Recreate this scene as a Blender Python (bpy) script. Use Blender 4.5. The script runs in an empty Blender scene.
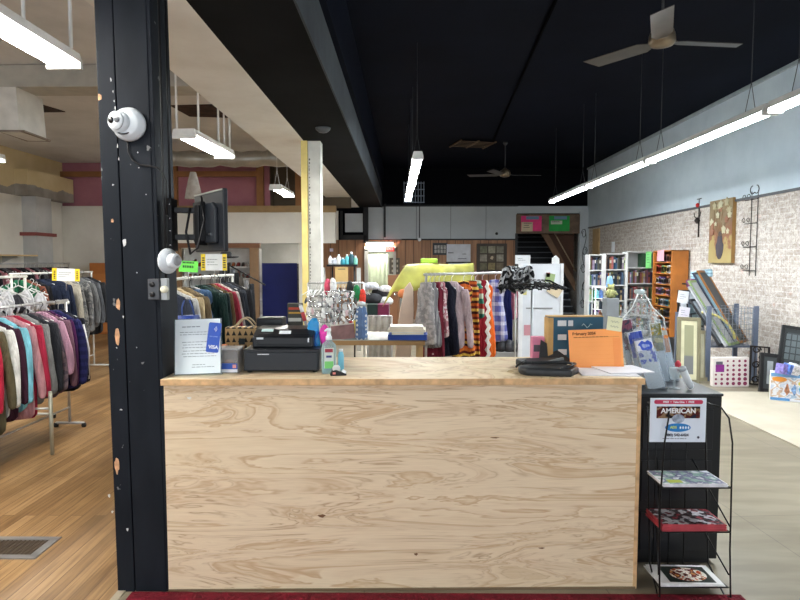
WORLD_ST = 3.2; LP = 0.9; TG = 75; EXPO = 0.15
import bpy, math, random
from math import sin, cos, pi, radians as R, atan, tan, sqrt
from mathutils import Matrix, Vector, Euler
random.seed(7)
SC = bpy.context.scene
COL = SC.collection
SC.view_settings.view_transform = 'Standard'
SC.view_settings.look = 'None'
SC.view_settings.gamma = 1
SC.view_settings.use_curve_mapping = False
SC.view_settings.exposure = EXPO
SC.cycles.use_denoising = True
SC.cycles.max_bounces = 6
SC.cycles.diffuse_bounces = 4
SC.cycles.glossy_bounces = 3
SC.cycles.transparent_max_bounces = 12
SC.cycles.sample_clamp_indirect = 6

# ---------------------------------------------------------------- camera
H = 1.65; PIT = R(3.62); YAW = R(0.48); F = 600.0
cd = bpy.data.cameras.new('camera'); cam = bpy.data.objects.new('camera', cd); COL.objects.link(cam)
cam.location = (0, 0, H); cam.rotation_euler = (pi/2 - PIT, 0, YAW)
cd.sensor_width = 36; cd.lens = 27; cd.clip_start = .05; cd.clip_end = 200
SC.camera = cam
CR = Euler((pi/2 - PIT, 0, YAW)).to_matrix()
def ray(px, py): return CR @ Vector(((px-400)/F, (300-py)/F, -1))
def W(px, py, Y):
    "survey: the place at depth Y seen at a pixel of the photograph"
    d = ray(px, py); t = Y/d.y
    return Vector((d.x*t, Y, H + d.z*t))
def XP(px, Y, z=1.5):
    p = W(px, 262, Y); return p.x
def ZP(py, Y): return W(405, py, Y).z

# ---------------------------------------------------------------- materials
def lin(c):
    o = []
    for v in c[:3]:
        v = v/255.0
        o.append(v/12.92 if v <= .04045 else ((v+.055)/1.055)**2.4)
    return (*o, 1)
class NT:
    def __init__(s, name):
        s.m = bpy.data.materials.new(name); s.m.use_nodes = True
        s.t = s.m.node_tree; s.b = s.t.nodes['Principled BSDF']; s.out = s.t.nodes['Material Output']
        s.tc = s.t.nodes.new('ShaderNodeTexCoord')
    def n(s, kind, **kw):
        nd = s.t.nodes.new('ShaderNode'+kind)
        for k, v in kw.items():
            if k.startswith('i_'):
                key = k[2:]
                key = int(key) if key.isdigit() else key
                nd.inputs[key].default_value = v
            else: setattr(nd, k, v)
        return nd
    def l(s, a, b): s.t.links.new(a, b)
    def map(s, scale=(1,1,1), rot=(0,0,0), src='Object', loc=(0,0,0)):
        mp = s.n('Mapping'); mp.inputs['Scale'].default_value = scale; mp.inputs['Rotation'].default_value = rot
        mp.inputs['Location'].default_value = loc
        s.l(s.tc.outputs[src], mp.inputs['Vector']); return mp.outputs['Vector']
    def noise(s, vec, scale=5, detail=3, rough=.5, dist=0):
        nd = s.n('TexNoise'); nd.inputs['Scale'].default_value = scale; nd.inputs['Detail'].default_value = detail
        nd.inputs['Roughness'].default_value = rough; nd.inputs['Distortion'].default_value = dist
        if vec is not None: s.l(vec, nd.inputs['Vector'])
        return nd.outputs['Fac']
    def ramp(s, fac, stops, mode='LINEAR'):
        r = s.n('ValToRGB'); r.color_ramp.interpolation = mode
        e = r.color_ramp.elements
        while len(e) < len(stops): e.new(.5)
        for k, (p, c) in enumerate(stops):
            e[k].position = p; e[k].color = lin(c) if len(c) == 3 else c
        s.l(fac, r.inputs['Fac']); return r.outputs['Color']
    def math(s, op, a, b=None, c=None):
        nd = s.n('Math', operation=op)
        for k, v in enumerate((a, b, c)):
            if v is None: continue
            if hasattr(v, 'default_value') or hasattr(v, 'is_linked'): s.l(v, nd.inputs[k])
            else: nd.inputs[k].default_value = v
        return nd.outputs[0]
    def mix(s, fac, a, b, mode='MIX'):
        nd = s.n('Mix', data_type='RGBA', blend_type=mode)
        for sock, v in ((nd.inputs['Factor'], fac), (nd.inputs[6], a), (nd.inputs[7], b)):
            if hasattr(v, 'is_linked'): s.l(v, sock)
            elif isinstance(v, (int, float)): sock.default_value = v
            else: sock.default_value = lin(v) if len(v) == 3 else v
        return nd.outputs[2]
    def base(s, c):
        if hasattr(c, 'is_linked'): s.l(c, s.b.inputs['Base Color'])
        else: s.b.inputs['Base Color'].default_value = lin(c)
    def bump(s, h, st=.3, d=.01):
        b = s.n('Bump'); b.inputs['Strength'].default_value = st; b.inputs['Distance'].default_value = d
        s.l(h, b.inputs['Height']); s.l(b.outputs['Normal'], s.b.inputs['Normal'])
    def set(s, rough=None, metal=None, spec=None):
        if rough is not None: s.b.inputs['Roughness'].default_value = rough
        if metal is not None: s.b.inputs['Metallic'].default_value = metal
        if spec is not None: s.b.inputs['Specular IOR Level'].default_value = spec
        return s.m
MC = {}
def mat(c, rough=.6, metal=0, var=.05, scale=6, spec=.4):
    "plain material with a slight unevenness of tone"
    key = (tuple(c), rough, metal, var, scale)
    if key in MC: return MC[key]
    t = NT('paint_%02x%02x%02x' % tuple(int(v) for v in c[:3]))
    f = t.noise(t.map(), scale, 3)
    d = tuple(max(0, v*(1-var)) for v in c); b = tuple(min(255, v*(1+var)) for v in c)
    t.base(t.ramp(f, [(.3, d), (.7, b)]))
    MC[key] = t.set(rough, metal, spec); return MC[key]
def emit(c, st, name='lamp_glow'):
    t = NT(name); t.b.inputs['Emission Color'].default_value = lin(c); t.b.inputs['Emission Strength'].default_value = st
    t.base(c); return t.m
def clear(name, tint=(235,240,240), amount=.25, rough=.08):
    t = NT(name); t.base(tint); t.set(rough)
    tr = t.n('BsdfTransparent'); tr.inputs['Color'].default_value = lin(tint)
    lw = t.n('LayerWeight'); lw.inputs['Blend'].default_value = .35
    f = t.math('ADD', t.math('MULTIPLY', lw.outputs['Facing'], .45), amount)
    nz = t.noise(t.map(), 9, 3)
    f = t.math('MULTIPLY', f, t.math('ADD', nz, .45))
    mx = t.n('MixShader'); t.l(f, mx.inputs['Fac']); t.l(tr.outputs[0], mx.inputs[1]); t.l(t.b.outputs[0], mx.inputs[2])
    t.l(mx.outputs[0], t.out.inputs['Surface']); return t.m
def fabric(cols, mode='plain', freq=10, amp=.03, fx=8, rough=.9):
    key = ('fab', tuple(cols), mode, freq, amp, fx)
    if key in MC: return MC[key]
    t = NT('fabric_%d' % len(MC)); v = t.map()
    sp = t.n('SeparateXYZ'); t.l(v, sp.inputs[0]); x, y, z = sp.outputs
    n = len(cols)
    if mode == 'plain':
        c = t.ramp(t.noise(t.map((1.6,1.6,.6)), 9, 4), [(.32, tuple(q*.82 for q in cols[0])), (.7, tuple(min(255, q*1.1) for q in cols[0]))])
    else:
        if mode == 'stripe': e = t.math('MULTIPLY', z, freq)
        elif mode == 'vert': e = t.math('MULTIPLY', x, freq)
        elif mode == 'zigzag':
            tri = t.math('PINGPONG', t.math('MULTIPLY', z, fx), .5)
            e = t.math('MULTIPLY', t.math('ADD', x, t.math('MULTIPLY', tri, amp)), freq)
        elif mode == 'zigrow':
            tri = t.math('PINGPONG', t.math('MULTIPLY', x, fx), .5)
            e = t.math('MULTIPLY', t.math('ADD', z, t.math('MULTIPLY', tri, amp)), freq)
        elif mode == 'blotch':
            e = t.noise(v, freq, 2, .4); e = t.math('MULTIPLY', t.math('SUBTRACT', e, .28), 2.2); e = t.math('MINIMUM', t.math('MAXIMUM', e, 0.0), .999)
        elif mode == 'dots':
            vo = t.n('TexVoronoi'); vo.inputs['Scale'].default_value = freq; vo.inputs['Randomness'].default_value = .25; t.l(v, vo.inputs['Vector'])
            e = t.math('LESS_THAN', vo.outputs['Distance'], amp); e = t.math('MULTIPLY', e, .9)
        if mode == 'plaid':
            a = t.math('FRACT', t.math('MULTIPLY', x, freq)); b = t.math('FRACT', t.math('MULTIPLY', z, freq))
            a = t.math('GREATER_THAN', a, .62); b = t.math('GREATER_THAN', b, .62)
            c = t.mix(t.math('MULTIPLY', t.math('ADD', a, b), .5), cols[0], cols[1])
        else:
            f = e if mode in ('blotch', 'dots') else t.math('FRACT', e)
            c = t.ramp(f, [(k/n, q) for k, q in enumerate(cols)], 'CONSTANT')
        nz = t.noise(t.map(), 14, 3)
        c = t.mix(.25, c, t.ramp(nz, [(.3, (90,90,90)), (.7, (255,255,255))]), 'MULTIPLY')
    t.base(c); hh = t.math('ADD', t.math('MULTIPLY', t.noise(t.map((1.6,1.6,.45)), 9, 3, .55, .8), 1.0), t.math('MULTIPLY', t.noise(t.map((1,1,.6)), 45, 2), .12)); t.bump(hh, .9, .05)
    MC[key] = t.set(rough, 0, .2); return MC[key]

# ---------------------------------------------------------------- meshes
def RM(rot): return Euler([R(a) for a in rot]).to_matrix() if rot else None
class MB:
    def __init__(s): s.v = []; s.f = []; s.m = []; s.s = []
    def add(s, vs, fs, mi=0, sm=False, X=None):
        o = len(s.v)
        for p in vs:
            p = Vector(p); s.v.append(tuple(X @ p) if X is not None else tuple(p))
        for f in fs: s.f.append([o+i for i in f]); s.m.append(mi); s.s.append(sm)
        return s
    def box(s, c, d, mi=0, rot=None, piv=None):
        x, y, z = (q/2 for q in d)
        vs = [Vector((a*x, b*y, e*z)) for a in (-1,1) for b in (-1,1) for e in (-1,1)]
        M = RM(rot)
        if M: vs = [M @ p for p in vs]
        c = Vector(c); vs = [p + c for p in vs]
        return s.add(vs, [(0,1,3,2),(4,6,7,5),(0,4,5,1),(2,3,7,6),(0,2,6,4),(1,5,7,3)], mi)
    def bx(s, x0, x1, y0, y1, z0, z1, mi=0):
        return s.box(((x0+x1)/2, (y0+y1)/2, (z0+z1)/2), (abs(x1-x0), abs(y1-y0), abs(z1-z0)), mi)
    def ring(s, pts, r, n=8, mi=0, closed=False, caps=True, sm=True):
        pts = [Vector(p) for p in pts]; N = len(pts)
        rs = r if isinstance(r, (list, tuple)) else [r]*N
        up = None; vs = []
        for i, p in enumerate(pts):
            a = pts[(i-1) % N] if (i > 0 or closed) else p
            b = pts[(i+1) % N] if (i < N-1 or closed) else p
            t = (b-a).normalized()
            if up is None:
                up = Vector((0,0,1)) if abs(t.z) < .9 else Vector((1,0,0))
            u = (up - t*up.dot(t))
            if u.length < 1e-5: u = t.orthogonal()
            u.normalize(); w = t.cross(u); up = u
            for k in range(n):
                q = 2*pi*k/n; vs.append(p + (u*cos(q) + w*sin(q))*rs[i])
        fs = []
        for i in range(N if closed else N-1):
            j = (i+1) % N
            for k in range(n):
                l = (k+1) % n; fs.append((i*n+k, i*n+l, j*n+l, j*n+k))
        if caps and not closed:
            fs.append(tuple(range(n))[::-1]); fs.append(tuple((N-1)*n+k for k in range(n)))
        return s.add(vs, fs, mi, sm)
    def cyl(s, a, b, r, n=14, mi=0, r2=None):
        return s.ring([a, b], [r, r if r2 is None else r2], n, mi)
    def lathe(s, prof, n=18, c=(0,0,0), mi=0, rot=None, sy=1):
        c = Vector(c); M = RM(rot); vs = []
        for r, z in prof:
            for k in range(n):
                p = Vector((r*cos(2*pi*k/n), r*sin(2*pi*k/n)*sy, z)); vs.append((M @ p if M else p) + c)
        fs = []
        for i in range(len(prof)-1):
            for k in range(n):
                l = (k+1) % n; fs.append((i*n+k, i*n+l, (i+1)*n+l, (i+1)*n+k))
        fs.append(tuple(range(n))[::-1]); fs.append(tuple((len(prof)-1)*n+k for k in range(n)))
        return s.add(vs, fs, mi, True)
    def prism(s, pts, d0, d1, axis='y', mi=0):
        "outline pts (u,v) pushed along an axis: y -> (u,d,v), x -> (d,u,v), z -> (u,v,d)"
        g = {'y': lambda u, v, d: (u, d, v), 'x': lambda u, v, d: (d, u, v), 'z': lambda u, v, d: (u, v, d)}[axis]
        n = len(pts); vs = [g(u, v, d0) for u, v in pts] + [g(u, v, d1) for u, v in pts]
        fs = [tuple(range(n)), tuple(range(2*n-1, n-1, -1))] + [(k, k+n, (k+1) % n+n, (k+1) % n) for k in range(n)]
        return s.add(vs, fs, mi)
    def loft(s, loops, mi=0, caps=True, sm=True):
        n = len(loops[0]); vs = [p for l in loops for p in l]; fs = []
        for i in range(len(loops)-1):
            for k in range(n):
                l = (k+1) % n; fs.append((i*n+k, i*n+l, (i+1)*n+l, (i+1)*n+k))
        if caps: fs.append(tuple(range(n))[::-1]); fs.append(tuple((len(loops)-1)*n+k for k in range(n)))
        return s.add(vs, fs, mi, sm)
    def sheet(s, fn, nu, nv, mi=0, sm=True):
        vs = [fn(i/nu, j/nv) for i in range(nu+1) for j in range(nv+1)]
        fs = [(i*(nv+1)+j, (i+1)*(nv+1)+j, (i+1)*(nv+1)+j+1, i*(nv+1)+j+1) for i in range(nu) for j in range(nv)]
        return s.add(vs, fs, mi, sm)
    def build(s, name, mats, parent=None, loc=(0,0,0), rot=(0,0,0), bevel=0, sub=0, solid=0):
        me = bpy.data.meshes.new(name); me.from_pydata(s.v, [], s.f)
        if not isinstance(mats, (list, tuple)): mats = [mats]
        for m in mats: me.materials.append(m)
        me.polygons.foreach_set('material_index', s.m); me.polygons.foreach_set('use_smooth', s.s); me.update()
        o = bpy.data.objects.new(name, me); COL.objects.link(o); o.parent = parent
        o.location = loc; o.rotation_euler = [R(a) for a in rot]
        if solid:
            q = o.modifiers.new('solid', 'SOLIDIFY'); q.thickness = solid; q.offset = 0
        if bevel:
            q = o.modifiers.new('bevel', 'BEVEL'); q.width = bevel; q.segments = 2; q.limit_method = 'ANGLE'; q.angle_limit = R(40)
        if sub:
            q = o.modifiers.new('sub', 'SUBSURF'); q.levels = sub; q.render_levels = sub
        return o
LABELS = {}
def tag(o, label, cat, group=None):
    if label in LABELS and group is None: print('DUPLICATE LABEL', label)
    LABELS[label] = 1
    n = len(label.split())
    if n > 16 or n < 4: print('LABEL LENGTH', n, label)
    o['label'] = label; o['category'] = cat
    if group: o['group'] = group
    return o
def thing(name, label, cat, loc=(0,0,0), rz=0, group=None, rot=None):
    o = bpy.data.objects.new(name, None); COL.objects.link(o); o.empty_display_size = .1
    o.location = loc; o.rotation_euler = [R(a) for a in rot] if rot else (0, 0, R(rz))
    return tag(o, label, cat, group)
def struct(o): o['kind'] = 'structure'; return o
def S(name, mb, m, **k): return struct(mb.build(name, m, **k))
def copy_tree(o, parent=None):
    c = o.copy(); COL.objects.link(c); c.parent = parent
    for ch in list(o.children): copy_tree(ch, c)
    return c
def words(name, s, size, m, parent, loc, rot=(90,0,0), align='CENTER', width=None, thick=.0008, bold=0):
    cu = bpy.data.curves.new(name, 'FONT'); cu.body = s; cu.size = size; cu.align_x = align; cu.align_y = 'CENTER'
    cu.extrude = thick; cu.offset = bold; cu.materials.append(m)
    o = bpy.data.objects.new(name, cu); COL.objects.link(o); o.parent = parent; o.location = loc; o.rotation_euler = [R(a) for a in rot]
    if width: o.scale.x = width
    me = bpy.data.meshes.new_from_object(o); q = bpy.data.objects.new(name, me); COL.objects.link(q); q.parent = parent; q.location = loc; q.rotation_euler = o.rotation_euler; q.scale = o.scale
    bpy.data.objects.remove(o)
    return q
ORD = ['first','second','third','fourth','fifth','sixth','seventh','eighth','ninth','tenth','eleventh','twelfth','thirteenth','fourteenth','fifteenth','sixteenth','seventeenth','eighteenth','nineteenth','twentieth','twenty-first','twenty-second','twenty-third','twenty-fourth','twenty-fifth','twenty-sixth']
# ---------------------------------------------------------------- the building
XL, XR, Y0, Y1, ZC, ZL = -8.0, 5.2, -3.0, 17.2, 4.3, 3.95
# surfaces
def m_wood_floor():
    t = NT('oak_boards'); v = t.map(rot=(0,0,pi/2))
    br = t.n('TexBrick'); br.inputs['Scale'].default_value = 1; br.inputs['Brick Width'].default_value = 1.9; br.inputs['Row Height'].default_value = .075
    br.inputs['Mortar Size'].default_value = .0022; br.inputs['Mortar Smooth'].default_value = .3; br.offset = .37
    br.inputs['Color1'].default_value = (0,0,0,1); br.inputs['Color2'].default_value = (1,1,1,1); br.inputs['Mortar'].default_value = (.5,.5,.5,1); br.inputs['Bias'].default_value = 0
    t.l(v, br.inputs['Vector'])
    tone = t.ramp(br.outputs['Color'], [(0, (146,114,76)), (.5, (166,132,90)), (1, (182,148,106))])
    g = t.noise(t.map((16,.7,1)), 3, 5, .6, .4)
    tone = t.mix(.6, tone, t.ramp(g, [(.3, (150,126,100)), (.62, (255,250,240))]), 'MULTIPLY')
    st = t.noise(t.map((.6,.35,1)), 1.6, 4, .6)
    tone = t.mix(.75, tone, t.ramp(st, [(.38, (165,160,150)), (.6, (255,255,255))]), 'MULTIPLY')
    tone = t.mix(br.outputs['Fac'], tone, (88,60,36)); t.base(tone); t.bump(br.outputs['Fac'], -.2, .003)
    return t.set(.42, 0, .4)
def m_vinyl():
    t = NT('tan_vinyl'); br = t.n('TexBrick'); br.offset = 0
    for k, v in (('Scale',1),('Brick Width',1.22),('Row Height',1.22),('Mortar Size',.003),('Bias',0)): br.inputs[k].default_value = v
    br.inputs['Color1'].default_value = lin((138,129,110)); br.inputs['Color2'].default_value = lin((131,122,104)); br.inputs['Mortar'].default_value = lin((105,97,84))
    t.l(t.map(rot=(0,0,R(-4))), br.inputs['Vector'])
    w = t.noise(t.map((1,5,1), rot=(0,0,R(38))), 1.3, 3, .5)  # diagonal streaks of window light and shadow painted into the floor colour
    c = t.mix(.4, br.outputs['Color'], t.ramp(w, [(.4, (160,156,148)), (.6, (255,255,255))]), 'MULTIPLY')
    t.base(c); return t.set(.35, 0, .4)
def m_plywood(name='plywood', lo=(214,186,148), hi=(238,218,186), line=(168,128,90), off=(0,0,0)):
    t = NT(name); v = t.map((.6,1,4.8), loc=off)
    nd = t.noise(v, 1.5, 4, .55, 1.1)
    bands = t.math('PINGPONG', t.math('MULTIPLY', nd, 13), .5)          # contour lines of the peeled veneer
    edge = t.math('SUBTRACT', 1.0, t.math('MULTIPLY', bands, 2))
    c = t.ramp(nd, [(.30, hi), (.40, (232,210,176)), (.435, (208,176,138)), (.45, hi), (.56, (232,210,178)), (.595, (210,180,144)), (.61, hi), (.8, lo)])
    ln = t.math('POWER', edge, 5)
    msk = t.noise(t.map((.8,1,1.4), loc=(3,0,1)), 2.2, 2)
    ln = t.math('MULTIPLY', ln, t.ramp(msk, [(.4, (0,0,0)), (.58, (235,235,235))]))
    c = t.mix(t.math('MULTIPLY', ln, .85), c, line)
    gr = t.noise(t.map((1.2,1,60)), 6, 3); c = t.mix(.35, c, t.ramp(gr, [(.3, (215,205,192)), (.7, (255,255,255))]), 'MULTIPLY')
    t.base(c); return t.set(.55, 0, .3)
def m_brick():
    t = NT('whitewashed_brick'); v = t.map(rot=(pi/2,0,pi/2))
    sp = t.n('SeparateXYZ'); t.l(t.tc.outputs['Object'], sp.inputs[0]); cb = t.n('CombineXYZ'); t.l(sp.outputs[1], cb.inputs[0]); t.l(sp.outputs[2], cb.inputs[1])
    dn = t.n('TexNoise'); dn.inputs['Scale'].default_value = 3; t.l(cb.outputs[0], dn.inputs['Vector'])
    ad = t.n('MixRGB', blend_type='ADD'); ad.inputs[0].default_value = .012; t.l(cb.outputs[0], ad.inputs[1]); t.l(dn.outputs['Color'], ad.inputs[2])
    br = t.n('TexBrick')
    for k, q in (('Scale',1),('Brick Width',.225),('Row Height',.083),('Mortar Size',.009),('Mortar Smooth',.35),('Bias',-.1)): br.inputs[k].default_value = q
    br.inputs['Color1'].default_value = lin((170,159,150)); br.inputs['Color2'].default_value = lin((194,186,177)); br.inputs['Mortar'].default_value = lin((206,200,192))
    t.l(ad.outputs[0], br.inputs['Vector'])
    a = t.noise(cb.outputs[0], 2.2, 5, .7); b = t.noise(cb.outputs[0], 14, 4, .7); r = t.noise(cb.outputs[0], 5, 2, .5)
    c = t.mix(t.ramp(a, [(.38, (0,0,0)), (.6, (215,215,215))]), br.outputs['Color'], (204,199,192))
    c = t.mix(t.ramp(b, [(.46, (0,0,0)), (.6, (200,200,200))]), c, (146,130,118)); b2 = t.noise(cb.outputs[0], 38, 3, .7); c = t.mix(t.ramp(b2, [(.54, (0,0,0)), (.62, (190,190,190))]), c, (108,96,90))
    c = t.mix(t.ramp(r, [(.66, (0,0,0)), (.74, (130,130,130))]), c, (196,120,92))
    t.base(c); t.bump(t.math('ADD', br.outputs['Fac'], t.math('MULTIPLY', b, -.6)), -.7, .012); return t.set(.85, 0, .2)
def m_wall(name, c, c2=None, amt=.25, rough=.8, sc=1.2):
    t = NT(name); f = t.noise(t.map(), sc, 5, .65)
    c2 = c2 or tuple(q*.9 for q in c)
    t.base(t.ramp(f, [(.35, c2), (.65, c)])); t.bump(t.noise(t.map(), 30, 3), .08, .004); return t.set(rough, 0, .25 if sum(c) > 160 else .04)
def m_panel():
    t = NT('wood_panelling'); sp = t.n('SeparateXYZ'); t.l(t.tc.outputs['Object'], sp.inputs[0])
    g = t.math('LESS_THAN', t.math('FRACT', t.math('MULTIPLY', sp.outputs[0], 4.2)), .06)
    w = t.noise(t.map((9,9,.5)), 2, 4); c = t.ramp(w, [(.3, (136,94,64)), (.7, (176,128,92))])
    t.base(t.mix(g, c, (52,34,24))); return t.set(.5, 0, .4)
def m_post():
    t = NT('dark_post_paint'); v = t.map()
    c = t.ramp(t.noise(t.map((3,3,1)), 3, 4), [(.3, (21,25,31)), (.7, (30,34,41))])
    chips = t.ramp(t.noise(t.map((1,1,.7)), 17, 3, .6), [(.715, (0,0,0)), (.735, (200,200,200))])
    c = t.mix(chips, c, (150,150,148)); t.base(c); return t.set(.6, 0, .12)
def m_ochre():
    "plaster painted ochre down to a ragged grey edge"
    t = NT('ochre_plaster'); sp = t.n('SeparateXYZ'); t.l(t.tc.outputs['Object'], sp.inputs[0])
    e = t.math('ADD', sp.outputs[2], t.math('MULTIPLY', t.noise(t.map((1,1,.4)), 1.6, 4), -.35))
    f = t.math('GREATER_THAN', e, 3.03)
    oc = t.ramp(t.noise(t.map(), 1.2, 4), [(.35, (190,168,126)), (.65, (206,186,146))]); gy = t.ramp(t.noise(t.map(), 3, 4), [(.35, (138,132,124)), (.65, (160,154,146))])
    t.base(t.mix(f, gy, oc)); return t.set(.85, 0, .2)
M_WOODF = m_wood_floor(); M_VINYL = m_vinyl(); M_PLY = m_plywood(); M_BRICK = m_brick()
M_PLYTOP = m_plywood('plywood_top', (190,160,122), (232,214,178), (176,144,104), (5,3,2))
M_WHITE = m_wall('white_plaster', (222,218,208), (210,205,194)); M_BLUEW = m_wall('pale_blue_plaster', (196,208,216), (182,196,206))
M_DARKC = m_wall('navy_black_ceiling', (17,21,33), (12,15,25), rough=.7, sc=.7); M_LCEIL = m_wall('grey_beige_ceiling', (216,215,214), (198,197,196))
M_SOFF = m_wall('cream_soffit', (238,236,232), (224,220,214)); M_BEAM = m_wall('black_beam_paint', (26,27,29), (19,20,22)); M_BEAM_LIT = m_wall('lit_beam_face', (72,78,84), (56,60,66))  # beam face: lit copy of the beam paint, light put in its colour
M_GREYP = m_wall('grey_panel_paint', (196,203,208), (184,190,195), sc=.8); M_PANEL = m_panel(); M_POST = m_post(); M_OCHRE = m_ochre()
M_BLK = mat((18,18,20), .5); M_TRIM = mat((36,36,40), .5); M_ROOMW = m_wall('back_room_plaster', (150,150,146))
M_PALEF = m_wall('pale_floor_paint', (186,178,160), (174,165,147), rough=.5, sc=2)
M_WTMET = mat((225,225,222), .4); M_CHROME = mat((190,192,195), .25, .9, .04); M_GOLDW = mat((150,118,78), .6)
S('floor_wood', MB().bx(XL, -1.42, Y0, 21, -.1, 0), M_WOODF)
S('floor_vinyl', MB().bx(-1.42, XR, Y0, 21, -.1, 0), M_VINYL)
S('floor_pale', MB().bx(3.5, XR, -1, 7.55, 0, .012), M_PALEF)
S('ceiling_dark', MB().bx(-.62, XR, Y0, 21.1, ZC, ZC+.1), M_DARKC)
S('ceiling_left', MB().bx(XL, -1.9, Y0, 17.4, ZL, ZL+.1), M_LCEIL)
# right wall: brick below, painted plaster above
S('wall_right', MB().bx(XR, XR+.25, Y0, 21, 0, 2.62), M_BRICK)
S('wall_right_upper', MB().bx(XR-.02, XR+.25, Y0, 21, 2.62, ZC), M_BLUEW)
S('trim_1', MB().bx(XR-.035, XR, Y0, Y1, 2.595, 2.63), mat((86,88,92), .6))
S('trim_2', MB().bx(XR-.06, XR-.02, Y0, Y1, ZC-.05, ZC), mat((150,160,166), .6))
# left wall, pilaster and the wall behind the racks
S('wall_left', MB().bx(XL-.2, XL, Y0, 14.1, 0, 3.02), M_WHITE)
S('wall_left_upper', MB().bx(XL-.2, XL+.03, Y0, 14.1, 3.02, ZL), M_OCHRE)
S('column_left', MB().bx(XL, XL+.3, 12.55, 13.1, 0, 3.02), m_wall('grey_pilaster', (192,192,190)))
S('trim_3', MB().bx(XL, XL+.34, 12.45, 13.2, 2.2, 2.27), mat((134,70,66), .6))
S('column_left_upper', MB().bx(XL, XL+.3, 12.3, 14, 3.02, 3.55), M_OCHRE)
# wall with the mezzanine strip at the back of the left aisle
YB = 14.0
S('wall_mezzanine', MB().bx(-5.35, -1.62, YB, YB+.12, 2.09, 2.8), m_wall('mezzanine_white', (226,223,214), (216,211,202)))
S('wall_back_left', MB().bx(XL, -5.35, YB, YB+.12, 0, 2.95), M_WHITE)
S('trim_4', MB().bx(-5.4, -1.6, YB-.06, YB+.1, 2.8, 2.95), mat((156,128,90), .6))
S('trim_5', MB().bx(-5.35, -3.38, YB-.04, YB+.1, 1.98, 2.09), mat((118,80,56), .6))
S('trim_6', MB().bx(-3.62, -3.42, YB-.04, YB+.1, 0, 1.98), mat((134,106,78), .6))
S('trim_7', MB().bx(-5.35, -5.25, YB-.03, YB+.1, 0, 1.98), mat((134,106,78), .6))
S('wall_mezzanine_upper', MB().bx(XL, -3.15, YB+.05, YB+.15, 2.95, ZL), m_wall('mauve_plaster', (166,112,122), (150,98,110)))
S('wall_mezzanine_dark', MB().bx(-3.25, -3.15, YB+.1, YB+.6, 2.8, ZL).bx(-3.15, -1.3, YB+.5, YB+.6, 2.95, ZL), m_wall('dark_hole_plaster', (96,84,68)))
mb = MB()
for x in (-5.35, -3.35, -2.45): mb.bx(x-.08, x+.08, YB-.06, YB+.06, 2.95, ZL)
mb.bx(XL, -3.27, YB-.05, YB+.05, 3.62, 3.74); S('trim_8', mb, mat((140,96,56), .6))
S('wall_recess', MB().bx(XL, -2.42, 17.2, 17.3, 0, 3), M_ROOMW)
S('wall_recess_side', MB().bx(-5.45, -5.35, YB+.12, 17.2, 0, 2.6).bx(-2.5, -2.42, YB+.12, 17.3, 0, 2.6), M_WHITE)
S('ceiling_recess', MB().bx(-5.5, -2.42, YB+.12, 17.2, 2.5, 2.6), M_LCEIL)
# main back wall: panelling, doorway, grey boards, stair opening
mb = MB().bx(-2.41, -1.12, Y1, Y1+.12, 0, 2.28).bx(-.28, 3.18, Y1, Y1+.12, 0, 2.28).bx(-1.12, -.28, Y1, Y1+.12, 2.0, 2.28)
S('wall_back', mb, M_PANEL)
mb = MB(); e = [-1.05, -.62, .32, 1.3, 2.3, 3.18]
for a, b in zip(e[:-1], e[1:]): mb.bx(a+.006, b-.006, Y1-.03, Y1+.12, 2.30, 3.23)
S('wall_back_upper', mb, M_GREYP)
S('wall_back_white', MB().bx(-2.6, -1.9, Y1-.03, Y1+.1, 2.28, 3.1), M_WHITE)
S('wall_back_black', MB().bx(-2.41, 3.15, Y1+.02, Y1+.14, 2.28, ZC).bx(3.15, XR, Y1+.02, Y1+.14, 2.47, ZC).bx(-2.6, -2.41, Y1+.12, Y1+.14, 2.28, ZC), mat((14,15,20), .9, spec=.05))
mb = MB().bx(-1.84, -1.78, Y1-.08, Y1, 2.28, 3.1).bx(-1.18, -1.05, Y1-.08, Y1, 2.2, 3.3).bx(-1.8, -1.1, Y1-.08, Y1, 2.28, 2.42).bx(-.6, -.55, Y1-.09, Y1, 2.35, 3.3).bx(-.1, 3.14, Y1-.08, Y1-.03, 2.27, 2.31).bx(-1.3, 3.2, Y1-.07, Y1-.02, 3.22, 3.27)
S('trim_9', mb, M_BLK)
S('wall_back_vent', MB().bx(-1.7, -1.2, Y1-.12, Y1-.05, 2.5, 3.02), M_GREYP)
S('wall_back_post', MB().bx(4.95, 5.2, Y1-.1, Y1+.1, 0, 3.1), M_GREYP)
S('wall_back_header', MB().bx(3.15, 5.0, Y1-.06, Y1+.05, 2.46, 3.0), mat((108,88,72), .6, var=.15))
S('wall_back_lintel', MB().bx(3.15, 5.2, Y1-.05, Y1+.05, 3.03, 3.23), M_GREYP)
S('trim_10', MB().bx(3.13, 3.2, Y1-.07, Y1+.02, 0, 2.46), M_TRIM)
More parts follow.
